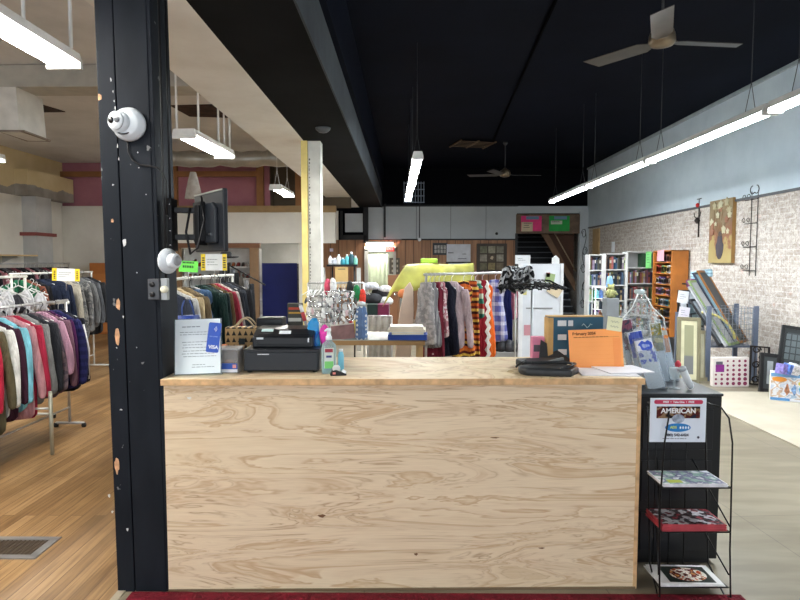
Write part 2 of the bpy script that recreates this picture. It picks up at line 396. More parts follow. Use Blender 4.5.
# stair flight behind the opening
mb = MB()
for k in range(15): mb.bx(3.2, 4.95, Y1+.2+.26*k, Y1+.2+.26*(k+1)+.03, max(0, .18*k), .18*(k+1))
S('stair_steps', mb, mat((34,36,40), .6)); 
mb = MB()
for k in range(15): mb.bx(3.2, 4.95, Y1+.18+.26*k, Y1+.215+.26*k, .18*(k+1)-.025, .18*(k+1)+.004)
S('stair_nosing', mb, mat((130,134,140), .5))
S('wall_stair_left', MB().bx(3.1, 3.2, Y1+.12, 21, 0, 4.3), mat((52,48,46), .8)); S('wall_stair_back', MB().bx(3.1, XR, 21, 21.1, 0, 4.3), M_BLK)
S('stair_banister', MB().prism([(3.95, 2.46), (4.15, 2.46), (4.95, 1.1), (4.95, .8)], Y1+.3, Y1+.36), mat((112,84,62), .6))
S('stair_side_wall', MB().prism([(4.2, 2.46), (4.95, 2.46), (4.95, 1.15)], Y1+.5, Y1+.54), mat((84,56,42), .7))
S('stair_rail', MB().cyl((4.33, Y1+.25, 2.46), (4.95, Y1+.25, 1.38), .018, 8), mat((150,130,104), .5))
# lit room behind the doorway
mb = MB().bx(-2.7, .8, 20.9, 21, 0, 2.6).bx(-2.8, -2.7, Y1+.12, 21, 0, 2.6).bx(.8, .9, Y1+.12, 21, 0, 2.6)
S('wall_back_room', mb, m_wall('pale_green_plaster', (200,206,194)))
S('ceiling_back_room', MB().bx(-2.8, .9, Y1+.14, 21, 2.5, 2.6), M_WHITE)
mb = MB().bx(-1.16, -1.06, Y1-.05, Y1+.15, 0, 2.1).bx(-.34, -.26, Y1-.05, Y1+.15, 0, 2.1).bx(-1.16, -.26, Y1-.05, Y1+.15, 1.95, 2.02)
S('door_1', mb, mat((196,192,184), .5))
# beam down the middle of the shop
S('beam_soffit', MB().bx(-1.9, -1.3, Y0, 17.2, 3.2, 3.26).bx(-1.9, -1.84, Y0, 17.2, 3.26, ZL+.1), M_SOFF)
S('beam_dark', MB().bx(-1.3, -.66, Y0, 17.2, 3.2, 3.62), M_BEAM)
S('beam_face', MB().bx(-.66, -.645, Y0, 17.2, 3.19, 3.6), M_BEAM_LIT)
S('beam_upper', MB().bx(-.75, -.6, Y0, 17.2, 3.62, ZC+.1), M_DARKC)
# front wall with the shop windows behind the camera
mb = MB().bx(XL, XR, Y0-.15, Y0, 0, .45).bx(XL, XR, Y0-.15, Y0, 3.5, ZC+.1)
for a, b in ((XL, -7.6), (-2.2, -1.9), (-.75, -.45), (4.9, XR)): mb.bx(a, b, Y0-.15, Y0, .45, 3.5)
S('wall_front', mb, M_WHITE)
for k, (a, b) in enumerate(((-7.6, -2.2), (-1.9, -.75), (-.45, 4.9))):
    mb = MB(); n = max(1, round((b-a)/1.8))
    for i in range(n+1): x = a+(b-a)*i/n; mb.bx(x-.03, x+.03, Y0-.1, Y0-.04, .45, 3.5)
    mb.bx(a, b, Y0-.1, Y0-.04, .45, .52).bx(a, b, Y0-.1, Y0-.04, 3.43, 3.5); S('window_%d' % (k+1), mb, mat((120,120,122), .4, .6))
    li = bpy.data.lights.new('daylight_portal', 'AREA'); li.shape = 'RECTANGLE'; li.size = b-a; li.size_y = 3.05
    li.cycles.is_portal = True
    lo = bpy.data.objects.new('daylight_portal', li); COL.objects.link(lo); lo.location = ((a+b)/2, Y0-.12, 1.975); lo.rotation_euler = (R(90), 0, 0)
w = bpy.data.worlds.new('overcast'); SC.world = w; w.use_nodes = True
bg = w.node_tree.nodes['Background']; bg.inputs[0].default_value = (.86, .93, 1, 1); bg.inputs[1].default_value = WORLD_ST
# posts
def dark_post():
    x0, x1, y0, y1 = -1.44, -1.19, 2.9, 3.16
    t = struct(MB().bx(x0, x1-.02, y0+.02, y1, 0, 3.19).build('column_1', M_POST, bevel=.004)); globals()['PIVOT_POST'] = t
    MB().bx(x0+.0, x0+.085, y0, y0+.025, 0, 3.2).build('corner_board', M_POST, t, bevel=.003)
    MB().bx(x0+.089, x1-.006, y0+.002, y0+.025, 0, 3.2).build('face_board', M_POST, t, bevel=.003)
    MB().bx(x1-.02, x1+.012, y0+.006, y0+.05, 0, 3.2).bx(x1-.02, x1, y0+.05, y1, 0, 3.2).build('side_board', M_POST, t, bevel=.003)
    # bare patches of chipped paint
    rnd = random.Random(3); bare = mat((196,150,112), .8, var=.2, scale=30)
    for px, py, w_, h_ in ((104,94,.026,.028),(116,218,.013,.018),(121,302,.018,.055),(120,333,.022,.08),(118,463,.022,.075)):
        p = W(px, py, y0)
        pts = []
        for k in range(14):
            a = 2*pi*k/14; q = 1 + rnd.uniform(-.22, .22); pts.append((max(x0+.001-p.x, w_*.5*cos(a)*q), h_*.5*sin(a)*q))
        MB().prism(pts, -.0012, .001).build('bare_patch', bare, t, loc=(p.x, y0, p.z))
    wh = mat((205,205,205), .8)
    spots = [(116,77,.006,.02),(118,89,.004,.012),(119,98,.005,.01),(120,105,.004,.016),(128,240,.016,.045),(122,143,.006,.02),(123,156,.004,.02),(126,314,.008,.014),(110,493,.01,.02),(123,407,.014,.008),(113,509,.01,.012),(128,527,.012,.014),(119,345,.006,.006),(117,182,.008,.006),(143,165,.006,.006),(142,150,.005,.006),(150,192,.005,.005),(140,270,.005,.006),(139,345,.004,.005)]
    for px, py, w_, h_ in spots:
        p = W(px, py, y0); pts = []
        for k in range(9):
            a = 2*pi*k/9; q = 1 + rnd.uniform(-.4, .4); pts.append((w_*.5*cos(a)*q, h_*.5*sin(a)*q))
        MB().prism(pts, -.0012, .001).build('paint_chip', wh, t, loc=(p.x, y0, p.z))
    return t
dark_post()
t = struct(MB().bx(-1.25, -1.09, 7.8, 8.0, 0, 3.2).build('column_2', mat((205,205,198), .6)))
MB().bx(-1.335, -1.255, 7.78, 7.9, 0, 3.2).build('corner_board', mat((226,206,130), .6), t)
q_ = random.Random(4); mb = MB()
for k in range(60): z_ = .3+2.7*k/60; mb.bx(-1.236, -1.236+q_.uniform(.004,.016), 7.796, 7.8, z_, z_+q_.uniform(.01,.035))
mb.build('dark_speckle_seam', mat((60,56,50), .8), t)
# ducts
def duct(name, mb, label, m=None): return tag(mb.build(name, m or mat((176,176,172), .45, .3), bevel=.01), label, 'air duct')
duct('air_duct', MB().bx(XL+.05, -1.92, 7.1, 7.5, 3.69, ZL-.005), 'long flat grey air duct crossing under the left ceiling', mat((168,164,154), .6))
t = thing('duct_drop', 'square sheet metal duct dropping from the cross duct at far left', 'air duct', (-4.64, 7.3, 3.17))
MB().prism([(-.1, 0), (.13, 0), (.1, .52), (-.14, .52)], -.2, .32).build('shaft', mat((206,204,198), .5, .1), t)
MB().box((.02, .08, .012), (.3, .58, .02), 0, (0,0,3)).build('flange', mat((120,108,96), .7), t)
mb = MB(); n = 26
mb.ring([(XL+2.5+k*.14, 11.6+.03*sin(k*1.7), 3.62+.01*sin(k)) for k in range(n)], [.15+.015*sin(k*2.1) for k in range(n)], 12)
for x_ in (-4.8,-3.6,-2.6): mb.bx(x_-.01, x_+.01, 11.44, 11.46, 3.6, ZL-.003)
duct('foil_duct', mb, 'crinkled silver flexible duct running across the back of the left aisle', mat((170,168,160), .35, .5))
tag(MB().loft([[(.16*s_*cos(a), .12*s_*sin(a), z) for a in [2*pi*k/14 for k in range(14)]] for s_, z in ((.35,0),(.6,-.15),(.85,-.32),(1.05,-.5))]).build('plastic_hood', clear('cloudy_plastic', (215,212,206), .55), loc=W(193, 172, 11.4)), 'cloudy plastic hood hanging below the silver duct above the television', 'plastic hood')
# broken ceiling panels
mb = MB()
mb.prism([(-.7,-.35),(.5,-.45),(.75,.1),(.2,.42),(-.65,.3)], -.012, 0, 'z'); 
tag(mb.build('ceiling_hole', mat((52,34,26), .9, var=.4), loc=(-2.75, 9.3, ZL+.0)), 'dark torn opening with splintered lath in the grey ceiling beside the soffit', 'ceiling hole')
mb = MB().prism([(-.5,-.3),(.55,-.3),(.7,.3),(-.4,.35)], -.012, 0, 'z')
tag(mb.build('ceiling_hole', mat((44,30,24), .9, var=.4), loc=(-5.9, 9.0, ZL)), 'dark torn opening in the grey ceiling near the yellow wall', 'ceiling hole')
# ---------------------------------------------------------------- lamps and fans
M_GLOW = emit((255,252,244), TG, 'tube_glow'); M_GLOWB = emit((240,250,255), TG, 'tube_glow_cool')
def strip_light(label, x, y, z, L, power, wide=.13, rods=None, group=None, yaw=0, cool=False, chain=True, zt=ZC, tubes=2):
    t = thing('fluorescent_light', label, 'light', (x, y, z), yaw, group)
    mb = MB().prism([(-wide/2, .012), (wide/2, .012), (wide/2-.015, .07), (-wide/2+.015, .07)], -L/2, L/2); mb.build('housing', M_WTMET, t, bevel=.003)
    n = tubes
    for k in range(n):
        xx = (k-(n-1)/2)*wide*.5
        MB().cyl((xx, -L/2+.03, 0), (xx, L/2-.03, 0), .017, 10).build('tube', M_GLOWB if cool else M_GLOW, t)
    for s_ in (-1, 1): MB().box((0, s_*(L/2-.012), -.002), (wide, .024, .05)).build('end_cap', M_WTMET, t, bevel=.003)
    li = bpy.data.lights.new('tube_light', 'AREA'); li.shape = 'RECTANGLE'; li.size = wide*.8; li.size_y = L*.95; li.energy = power
    li.color = (.93,.97,1) if cool else (1,.97,.9)
    lo = bpy.data.objects.new('tube_light', li); COL.objects.link(lo); lo.parent = t; lo.location = (0, 0, -.022)
    M_CHAIN = mat((52,54,58), .5) if cool else M_WTMET; ch = min(.32, zt-z-.02)
    hang = rods or [(-L*.38, 0), (L*.38, 0)]
    for yy, dx in hang:
        if chain:
            for s_ in (-1, 1): MB().cyl((0, yy, ch), (s_*.045, yy, .07), .003, 5).build('chain', M_CHAIN, t)
            MB().cyl((0, yy, ch), (0, yy, zt-z-.003), .004, 5).build('chain', M_CHAIN, t)
        else: MB().cyl((dx, yy, .07), (dx, yy, zt-z-.003), .011, 8).build('rod', M_WTMET, t)
    return t
order = ['nearest the shop front', 'second from the shop front', 'third from the shop front', 'farthest down the row']
for k in range(4):
    strip_light('long fluorescent strip in the row along the blue wall, ' + order[k], 3.0, 3.78+2.47*k, 2.88, 2.42, 62*LP, cool=True, group='fluorescent strips along the right wall')
strip_light('fluorescent strip hanging alone under the black ceiling, nearer end by the vent', .13, 8.35, 2.88, 2.42, 50*LP, cool=True, yaw=1)
strip_light('fluorescent strip in line behind the lone one under the black ceiling', .08, 10.85, 2.88, 2.42, 50*LP, cool=True, yaw=1)
strip_light('big bright fluorescent strip on rods left of the black post', -2.13, 2.62, 2.88, 2.42, 60*LP, wide=.22, chain=False, zt=ZL, rods=[(.9,-.06),(1.1,.1),(-.8,0)])
strip_light('short fluorescent light on white rods under the cream soffit', -2.13, 6.5, 2.88, 1.15, 38*LP, wide=.24, chain=False, zt=ZL, rods=[(-.5,-.1),(-.45,.1),(.1,.1),(.45,.1),(.5,.02)], yaw=-3)
strip_light('small fluorescent light before the dark opening of the mauve wall', -2.17, 10.7, 2.88, 1.15, 38*LP, wide=.22, zt=ZL)
strip_light('fluorescent light on a rod over the far left clothes racks', -4.95, 6.9, 2.88, .9, 45*LP, wide=.2, chain=False, zt=ZL, rods=[(.3,.03),(-.3,0)])
strip_light('ceiling light inside the shoe alcove, over the blue partition', -3.05, 16.0, 2.36, 1.0, 22*LP, wide=.3, zt=2.5)
t = strip_light('fluorescent tube across the top of the back doorway', -.72, Y1-.12, 2.17, .8, 12*LP, wide=.07, yaw=90, zt=2.27, tubes=1)
strip_light('light on the ceiling of the green back room', -1.0, 19.0, 2.4, 1.1, 60*LP, wide=.2, zt=2.5)
def fan(label, x, y, z, angs, rod, L=.66, steep=8):
    t = thing('ceiling_fan', label, 'ceiling fan', (x, y, z), 0, 'ceiling fans')
    bm_ = mat((132,118,98), .35, .7)
    MB().lathe([(.02,.16),(.05,.13),(.1,.1),(.115,.06),(.12,0),(.1,-.03),(.05,-.045),(.01,-.05)], 24).build('motor', bm_, t)
    MB().cyl((0,0,.15), (0,0,rod), .012, 10).build('down_rod', mat((60,60,62), .5), t)
    MB().lathe([(.05,rod-.001),(.05,rod-.03),(.02,rod-.07)][::-1], 16).build('canopy', mat((60,60,62), .5), t)
    for a in angs:
        mb = MB(); mb.prism([(.1,-.035),(.2,-.09),(L+.12,-.09),(L+.18,.09),(.2,.09),(.1,.035)], -.003, .003, 'z')
        b = mb.build('blade', mat((84,81,78), .35, .7, .06), t); b.rotation_euler = (R(steep), 0, R(a))
        MB().box((.09,0,.006), (.1,.05,.01)).build('blade_arm', bm_, b)
    return t
fan('bare metal ceiling fan with three blades, the near one', W(662,42,5.7).x, 5.7, W(662,42,5.7).z, (247, 7, 127), ZC-W(662,42,5.7).z, .62, 10)
fan('small far ceiling fan hanging over the clothes racks', W(505,175,13.5).x, 13.5, W(505,175,13.5).z, (5, 172, 238), ZC-W(505,175,13.5).z, .66)
# ceiling details of the dark side
mb = MB()
for k in range(5): mb.box((0, -.3+.15*k, 0), (.75, .13, .012), 0, (12,0,0))
mb.box((.4,0,0), (.03,.8,.03)).box((-.4,0,0), (.03,.8,.03)).box((0,0,0), (.03,.8,.03))
p = W(466,161,15.0); tag(mb.build('ceiling_vent', mat((104,84,66), .7), loc=(p.x, 13.6, ZC-.03), rot=(0,0,14)), 'brown louvred vent in the black ceiling between strip light and far fan', 'vent')
a = W(609,3,4.0); 
tag(MB().cyl((1.36,3.5,ZC-.02), (1.92, 13.4, ZC-.02), .018, 6).build('conduit', mat((5,5,7), .9, spec=.03)), 'thin black conduit crossing the dark ceiling towards the far fan', 'conduit')
tag(MB().lathe([(.09,0),(.085,-.02),(.05,-.05),(.01,-.06)][::-1], 16).build('round_vent', mat((70,74,78), .5), loc=(-.95, 7.05, 3.2)), 'small round grille on the underside of the black beam', 'vent')
mb = MB(); g = 7
for k in range(8): mb.box((-.28+.08*k, 0, 0), (.02,.02,.6))
for k in range(4): mb.box((0,0,-.28+.18*k), (.6,.02,.02))
p = W(414,192,Y1-.1); tag(mb.build('window_grid', mat((150,160,175), .3, .3), loc=(p.x, Y1-.02, p.z)), 'pale gridded window high in the black wall behind the lone strip light', 'window')

# ---------------------------------------------------------------- counter
CT = 1.08
ct = thing('plywood_counter', 'long plywood sales counter with raw plywood front and overhanging top', 'counter', (-1.185, 2.9, 0), 1.1)
CW = 2.35
M_EDGE = mat((206,168,122), .6, var=.12, scale=20)
MB().bx(0, CW, .004, .02, 0.01, CT-.03).build('front_panel', M_PLY, ct)
MB().bx(CW-.012, CW+.008, .002, .56, 0.0, CT-.031).build('side_panel', M_EDGE, ct, bevel=.002)
MB().bx(0, .02, .02, .56, 0, CT-.031).build('side_panel', M_PLY, ct)
MB().bx(0, CW, .03, .5, .5, .52).build('shelf', M_PLY, ct)
MB().bx(-.005, CW+.014, -.014, .655, CT-.029, CT, 0).build('countertop', [M_PLYTOP], ct, bevel=.002)
MB().bx(-.006, CW+.016, -.02, -.0135, CT-.031, CT-.001).build('top_edging', M_EDGE, ct, bevel=.001)
MB().bx(0, CW, 0, .004, 0, .012).build('bottom_strip', mat((120,100,76), .7), ct)
kn = mat((120,84,58), .8)
for px, py, w_, h_ in ((322,515,.035,.016),(416,554,.018,.012),(495,438,.04,.006),(542,549,.03,.007),(191,397,.02,.012)):
    p = W(px, py, 2.93); q = ct.matrix_basis.inverted() @ p
    MB().prism([(w_/2*cos(a)*(1+.3*sin(3*a)), h_/2*sin(a)*(1+.2*cos(5*a))) for a in [2*pi*k/16 for k in range(16)]], .0025, .005).build('knot' if px != 191 else 'paint_fleck', kn if px != 191 else mat((225,222,215), .6), ct, loc=(q.x, 0, q.z))
tag(MB().bx(-1.36, 1.66, -.8, 2.882, 0, .012).build('floor_mat', fabric([(104,20,34)], rough=.95), bevel=.004), 'dark red carpet mat on the floor before the plywood counter', 'mat')
S('trim_11', MB().bx(-1.44, -1.40, Y0, 2.9, 0, .006), mat((150,140,122), .6))
# floor register
vp = W(30, 547, 3.5); 
def fl(px, py):
    d = ray(px, py); t_ = -H/d.z; return Vector((d.x*t_, d.y*t_, 0))
a = fl(0, 541); b = fl(62, 541); c = fl(50, 556)
t = thing('floor_vent', 'grey metal floor vent with a dark grille set in the wood boards', 'vent', ((a.x+b.x)/2-.2, (b.y+c.y)/2, 0))
wv, hv = .62, abs(b.y-c.y)+.02
MB().bx(-wv/2-.05, wv/2+.05, -hv/2-.03, -hv/2+.01, 0, .008).bx(-wv/2-.05, wv/2+.05, hv/2-.01, hv/2+.03, 0, .008).bx(-wv/2-.05, -wv/2, -hv/2, hv/2, 0, .008).bx(wv/2, wv/2+.05, -hv/2, hv/2, 0, .008).build('rim', mat((150,148,146), .4, .5), t)
mb = MB().bx(-wv/2, wv/2, -hv/2, hv/2, .001, .002)
for k in range(24): mb.box((-wv/2+.012+k*wv/24, 0, .004), (.008, hv, .004))
mb.build('grille', mat((70,58,46), .5), t)

# ---------------------------------------------------------------- things on the post
def oz(px, py, Y=2.9): return W(px, py, Y)
p = oz(128, 125)
t = thing('security_camera', 'white round dome security camera screwed to the black post', 'camera', (p.x, 2.9, p.z))
wm = mat((214,220,224), .35, var=.03)
MB().lathe([(.078,0),(.08,.012),(.074,.03),(.06,.045),(.055,.05)], 28, rot=(90,0,0), c=(.01,0,0)).build('base', wm, t)
MB().lathe([(.05,-.02),(.055,.0),(.053,.02),(.046,.034),(.03,.04)], 24, rot=(90,0,0)).build('ball', wm, t, loc=(-.016,-.026,.004), rot=(0,0,-20))
b = MB().lathe([(.043,0),(.043,.012),(.001,.014)], 24, rot=(90,0,0)).build('face_plate', wm, t, loc=(-.026,-.058,.006), rot=(0,0,-20))
MB().lathe([(.015,0),(.015,.006),(.001,.008)], 16, rot=(90,0,0)).build('lens', mat((12,12,14), .1), b, loc=(-.02,-.012,.003))
MB().lathe([(.014,0),(.014,.006),(.011,.008),(.001,.007)], 16, rot=(90,0,0)).build('sensor', mat((90,92,96), .2), b, loc=(.016,-.012,.003))
mb = MB().ring([(x*.001, -.062+abs(x)*.0006, -.042-.012*cos(x*.05)) for x in range(-28, 29, 4)], .004, 6); mb.build('slot', mat((60,62,66), .5), t)
pts = [oz(128,139), oz(129,152), oz(133,160), oz(140,165), oz(150,166), oz(158,168), oz(164,174), oz(167,182), oz(167.5,215)]
mb = MB().ring([(q.x, 2.892, q.z) for q in pts], .004, 6); tag(mb.build('camera_cable', M_BLK), 'thin black cable curving down the post from the white dome camera', 'cable')
mb = MB().ring([(-1.172, 2.93, 3.2), (-1.172, 2.93, 2.0), (-1.17, 2.93, 1.5)], .007, 6).ring([(-1.168, 3.0, 3.2), (-1.168, 3.0, 1.62)], .006, 6); tag(mb.build('side_cable', M_BLK), 'black cables running straight down the side of the post', 'cable')
# television on its arm
p0 = oz(176, 225, 3.02)
t = thing('wall_bracket', 'black two-armed television bracket bolted to the side of the post', 'bracket', (-1.178, 3.02, 2.0))
zz = p0.z-2.0
MB().box((.012, 0, zz), (.02, .08, .26)).build('wall_plate', M_BLK, t, bevel=.003)
for k, dz in enumerate((.075, -.06)):
    MB().box((.075, .03, zz+dz), (.13, .035, .028), 0, (0,0,14)).build('arm', M_BLK, t, bevel=.003)
MB().box((.14, .04, zz), (.03, .06, .2), 0, (0,0,-25)).build('pivot', M_BLK, t, bevel=.003)
for dz in (.1,.03,-.03,-.1): MB().lathe([(.007,0),(.007,.005)], 8, rot=(90,0,0), c=(.012,-.04,zz+dz)).build('bolt', M_CHROME, t)
near_, far_ = Vector((-.872, 2.93, 0)), Vector((-1.12, 3.24, 0)); dv = (near_-far_); L = dv.length; ang = math.degrees(math.atan2(dv.y, dv.x)); zc_ = (ZP(187,2.9)+ZP(251,2.9))/2; hh = ZP(187,2.9)-ZP(251,2.9)
t = thing('television', 'small flat black television seen from behind beside the post', 'television', ((near_.x+far_.x)/2, (near_.y+far_.y)/2, zc_), ang)
MB().box((0, 0, 0), (L, .025, hh)).build('screen_housing', mat((30,33,38), .4), t, bevel=.005)
MB().box((0, .0145, 0), (L-.03, .004, hh-.04)).build('screen', mat((8,8,10), .08), t)
MB().prism([(-L*.4,-hh*.36),(L*.34,-hh*.36),(L*.34,hh*.2),(L*.24,hh*.3),(-L*.3,hh*.3),(-L*.4,hh*.2)], -.032, -.012).build('back_cover', mat((38,42,48), .5), t, bevel=.006)
MB().box((-.04,-.045,0), (.11,.025,.2)).build('mount_plate', M_BLK, t, bevel=.003)
for k in range(6): MB().box((-.1+k*.035, -.034, -hh*.22), (.03,.006,.012)).build('port', M_CHROME if k % 2 else M_BLK, t)
mb = MB().box((0,-.0135, hh*.5-.006), (L*.98,.004,.008)); mb.build('edge_strip', mat((150,150,140), .4), t)
mb = MB().ring([(-1.03,3.05,1.98),(-1.0,3.0,1.86),(-1.03,2.98,1.72),(-1.08,3.02,1.69),(-1.1,3.02,1.8),(-1.08,3.03,1.92)], .006, 6); tag(mb.build('television_cable', M_BLK), 'loose black cable looping under the television', 'cable')
# white round siren on the side and outlet box
p = oz(163, 261, 3.0)
t = thing('alarm_siren', 'white round alarm with a flared flange on the side of the post', 'alarm', (-1.17, 2.93, p.z))
MB().lathe([(.062,.01),(.062,.02),(.042,.032),(.033,.04)], 28, rot=(0,90,-24)).build('flange', wm, t)
MB().lathe([(.036,.03),(.036,.066),(.03,.074),(.001,.076)], 24, rot=(0,90,-24)).build('drum', wm, t)
MB().lathe([(.024,.075),(.02,.08),(.001,.081)], 20, rot=(0,90,-24)).build('cap', mat((150,152,154), .4), t)
p = oz(166, 289, 2.9)
t = thing('outlet_box', 'dark electrical outlet box on the post above the counter', 'outlet', (-1.205, 2.9, p.z))
MB().box((0,-.02,0), (.055,.04,.1)).build('box', mat((70,72,76), .5), t, bevel=.004)
MB().box((.045,-.012,0), (.032,.03,.105)).build('cover', mat((150,152,152), .4, .4), t, bevel=.003)
for dz in (.024,-.024): MB().lathe([(.013,0),(.013,.004)], 14, rot=(90,0,0), c=(-.004,-.041,dz)).build('socket', mat((28,28,30), .5), t)
MB().lathe([(.017,0),(.017,.02),(.01,.024)], 16, rot=(90,0,0), c=(.052,-.028,0)).build('plug', mat((222,220,196), .4), t)
mb = MB().ring([oz(175,292,2.87), oz(178,285,2.87), oz(181,280,2.88), oz(181,297,2.89), oz(172,301,2.9), oz(169,330,2.93), oz(168,375,2.95)], .005, 6)
# ---------------------------------------------------------------- things on the counter
def CTP(px, Y, z=0): p = W(px, 370, Y); return (p.x, Y, CT+z)
M_INK = mat((120,130,140), .8, var=0); M_PAPER = mat((240,248,250), .7, var=.02); M_BLACKPL = mat((26,28,32), .35, var=.05)
def textlines(mb, x0, x1, z0, n, dz, y, rnd, hgt=.0025):
    for k in range(n):
        x = x0 + rnd.uniform(0, .01); e = x1 - rnd.uniform(0, (x1-x0)*.45)
        while x < e:
            w_ = rnd.uniform(.008, .022); mb.bx(x, min(x+w_, e), y-.0004, y, z0-k*dz, z0-k*dz+hgt); x += w_+.004
    return mb
rnd = random.Random(5)
t = thing('notice_sheet', 'pale typed sheet in a clear leaning holder at the counter end by the post', 'notice', CTP(198, 3.0), -3, rot=(-10, -1.5, 4))
MB().bx(-.118,.118,-.004,.004,0,.285).build('holder', clear('clear_acrylic', (225,235,238), .12), t)
MB().bx(-.113,.113,-.0055,-.0045,.006,.282).build('paper', M_PAPER, t)
mb = textlines(MB(), -.085, .06, .242, 1, .02, -.0062, rnd, .004); textlines(mb, -.09, .1, .215, 2, .012, -.0062, rnd); textlines(mb, -.08, .1, .165, 3, .014, -.0062, rnd); textlines(mb, -.08, .1, .12, 3, .014, -.0062, rnd); textlines(mb, -.03, .09, .05, 2, .012, -.0062, rnd); mb.build('lettering', M_INK, t)
MB().bx(-.118,.118,-.03,.06,0,.004).build('foot', clear('clear_acrylic_foot', (225,235,238), .12), t)
# card payment tag
p = W(215, 337, 2.975)
t = thing('payment_tag', 'blue rounded card-payment sign clipped to the pale typed sheet', 'sign', (p.x, 2.955, p.z), rot=(-10, 5, 0))
def rr(w_, h_, r, n=5):
    o = []
    for cx, cz, a0 in ((w_/2-r, h_/2-r, 0), (-w_/2+r, h_/2-r, 90), (-w_/2+r, -h_/2+r, 180), (w_/2-r, -h_/2+r, 270)):
        for k in range(n+1): a = R(a0+90*k/n); o.append((cx+r*cos(a), cz+r*sin(a)))
    return o
MB().prism(rr(.062,.148,.008), -.002, .002).build('card', mat((36,78,178), .4, var=.04), t)
wt = mat((240,244,248), .5, var=0)
words('lettering', 'VISA', .024, wt, t, (.004,-.0026,-.048), bold=.0006)
words('small_print', 'TAP TO PAY', .0075, mat((170,195,235), .5, var=0), t, (0,-.0026,.004))
for k in range(3):
    MB().ring([(.004*(k+1)*cos(a)*1.3-.004, -.003, .042+.0055*(k+1)*sin(a)) for a in [R(-50+100*i/8) for i in range(9)]], .0009, 5).build('wave_mark', wt, t)
# clear tub with blue label
t = thing('clear_tub', 'clear plastic tub with a blue and white label beside the register', 'tub', CTP(231, 3.1), 0)
MB().bx(-.052,.052,-.05,.05,0,.006).bx(-.052,-.049,-.05,.05,.006,.12).bx(.049,.052,-.05,.05,.006,.12).bx(-.049,.049,-.05,-.047,.006,.12).bx(-.049,.049,.047,.05,.006,.12).build('body', clear('frosted_plastic', (226,224,222), .24), t)
MB().box((0,0,.124),(.112,.108,.01)).build('lid', clear('frosted_lid', (225,225,225), .6), t, bevel=.003)
MB().bx(-.048,.048,-.0525,-.0505,.004,.05).build('label', mat((48,84,170), .5), t)
MB().bx(-.048,.048,-.053,-.0506,.004,.02).build('label', mat((228,228,232), .5), t)
words('lettering', 'GIVE', .018, wt, t, (-.01,-.0532,.035)) if False else None
MB().bx(.024,.042,-.0533,-.0508,.026,.044).build('label_badge', mat((220,150,140), .5), t)
MB().lathe([(.02,0),(.03,.02),(.026,.045),(.01,.055)], 12, c=(-.01,0,.006)).build('contents', mat((190,120,96), .7), t)
# wicker-look basket bag
t = thing('basket_bag', 'tan gift bag with a dark triangle pattern and rope handles behind the tub', 'bag', CTP(245, 3.42), 2)
tm = NT('triangle_print'); sp = tm.n('SeparateXYZ'); tm.l(tm.tc.outputs['Object'], sp.inputs[0])
fx = tm.math('FRACT', tm.math('MULTIPLY', sp.outputs[0], 30)); fz = tm.math('FRACT', tm.math('MULTIPLY', sp.outputs[2], 26))
tri = tm.math('ADD', tm.math('ABSOLUTE', tm.math('SUBTRACT', fx, .5)), tm.math('MULTIPLY', fz, .5)); tm.base(tm.mix(tm.math('LESS_THAN', tri, .36), (206,170,120), (34,28,24))); M_TRI = tm.set(.7)
mb = MB(); n = 12
mb.loft([[(x*s_, y*s_, z) for x, y in [(-.1,-.04),(.1,-.04),(.1,.04),(-.1,.04)]] for s_, z in ((.94,0),(1,.1),(1.0,.2))], sm=False); mb.build('bag_body', M_TRI, t, bevel=.004)
MB().box((-.005,-.044,.12),(.034,.004,.034)).build('badge', mat((60,66,66), .5), t)
for y in (-.035,.035):
    MB().ring([(-.05+.0*k, y, .195) if k == 0 else ((-.05+.12*k/10), y, .195+.055*sin(pi*k/10)) for k in range(11)], .0045, 8).build('handle', mat((206,184,148), .8), t)
tag(MB().lathe([(.006,0),(.02,.008),(.024,.024),(.016,.042),(.004,.046)], 14).build('orange_ornament', mat((214,120,70), .5), loc=CTP(225,3.3,.07)), 'small orange ornament beside the tan patterned bag', 'ornament')
# it stands on a little white box
tag(MB().box((0,0,.035),(.09,.08,.07)).build('white_box', mat((200,200,198), .6), loc=CTP(226,3.3), bevel=.002), 'small white box behind the clear tub, under the orange ornament', 'box')
# register: cash drawer and till
t = thing('cash_drawer', 'wide black metal cash drawer on the counter beneath the till', 'cash drawer', CTP(281.5, 3.06), 1)
MB().box((0,.17,.066),(.392,.34,.112)).build('case', M_BLACKPL, t, bevel=.004)
MB().box((0,-.004,.06),(.375,.012,.092)).build('drawer_front', mat((32,36,42), .4), t, bevel=.003)
for x in (-.17,.17):
    for y in (.03,.3): MB().lathe([(.013,0),(.015,.011)], 10, c=(x,y,0)).build('foot', M_BLK, t)
MB().box((-.09,-.012,.098),(.06,.004,.006)).build('name_strip', M_CHROME, t)
t = thing('till', 'black sloping till with white stickers on top of the cash drawer', 'cash register', CTP(283, 3.12, .123), 0)
MB().prism([(0,0),(0,.055),(.08,.088),(.22,.095),(.26,.02),(.26,0)], -.16, .16, 'x').build('body', mat((22,24,28), .3), t, bevel=.006)
MB().prism([(-.004,.012),(-.004,.05),(.03,.07),(.03,.012)], -.135, .145, 'x').build('front_lip', M_BLACKPL, t, bevel=.004)
def sticker(x, w_, z, y, c=(222,228,230), h_=.02, a=-58): 
    MB().box((x, y, z), (w_, .001, h_), 0, (a+38,0,0)).build('sticker', mat(c, .6, var=.02), t)
sticker(-.09,.062,.0845,.052,(200,224,222),.024,-100); sticker(.006,.062,.074,.036,(226,230,234),.028,-90); sticker(-.118,.036,.048,-.006,(214,220,224),.01,-38)
MB().box((.136,-.006,.04),(.008,.003,.022)).build('key_lock', M_CHROME, t)
t = thing('receipt_printer', 'upright black receipt printer rising behind the till', 'printer', CTP(270, 3.42, 0), 0)
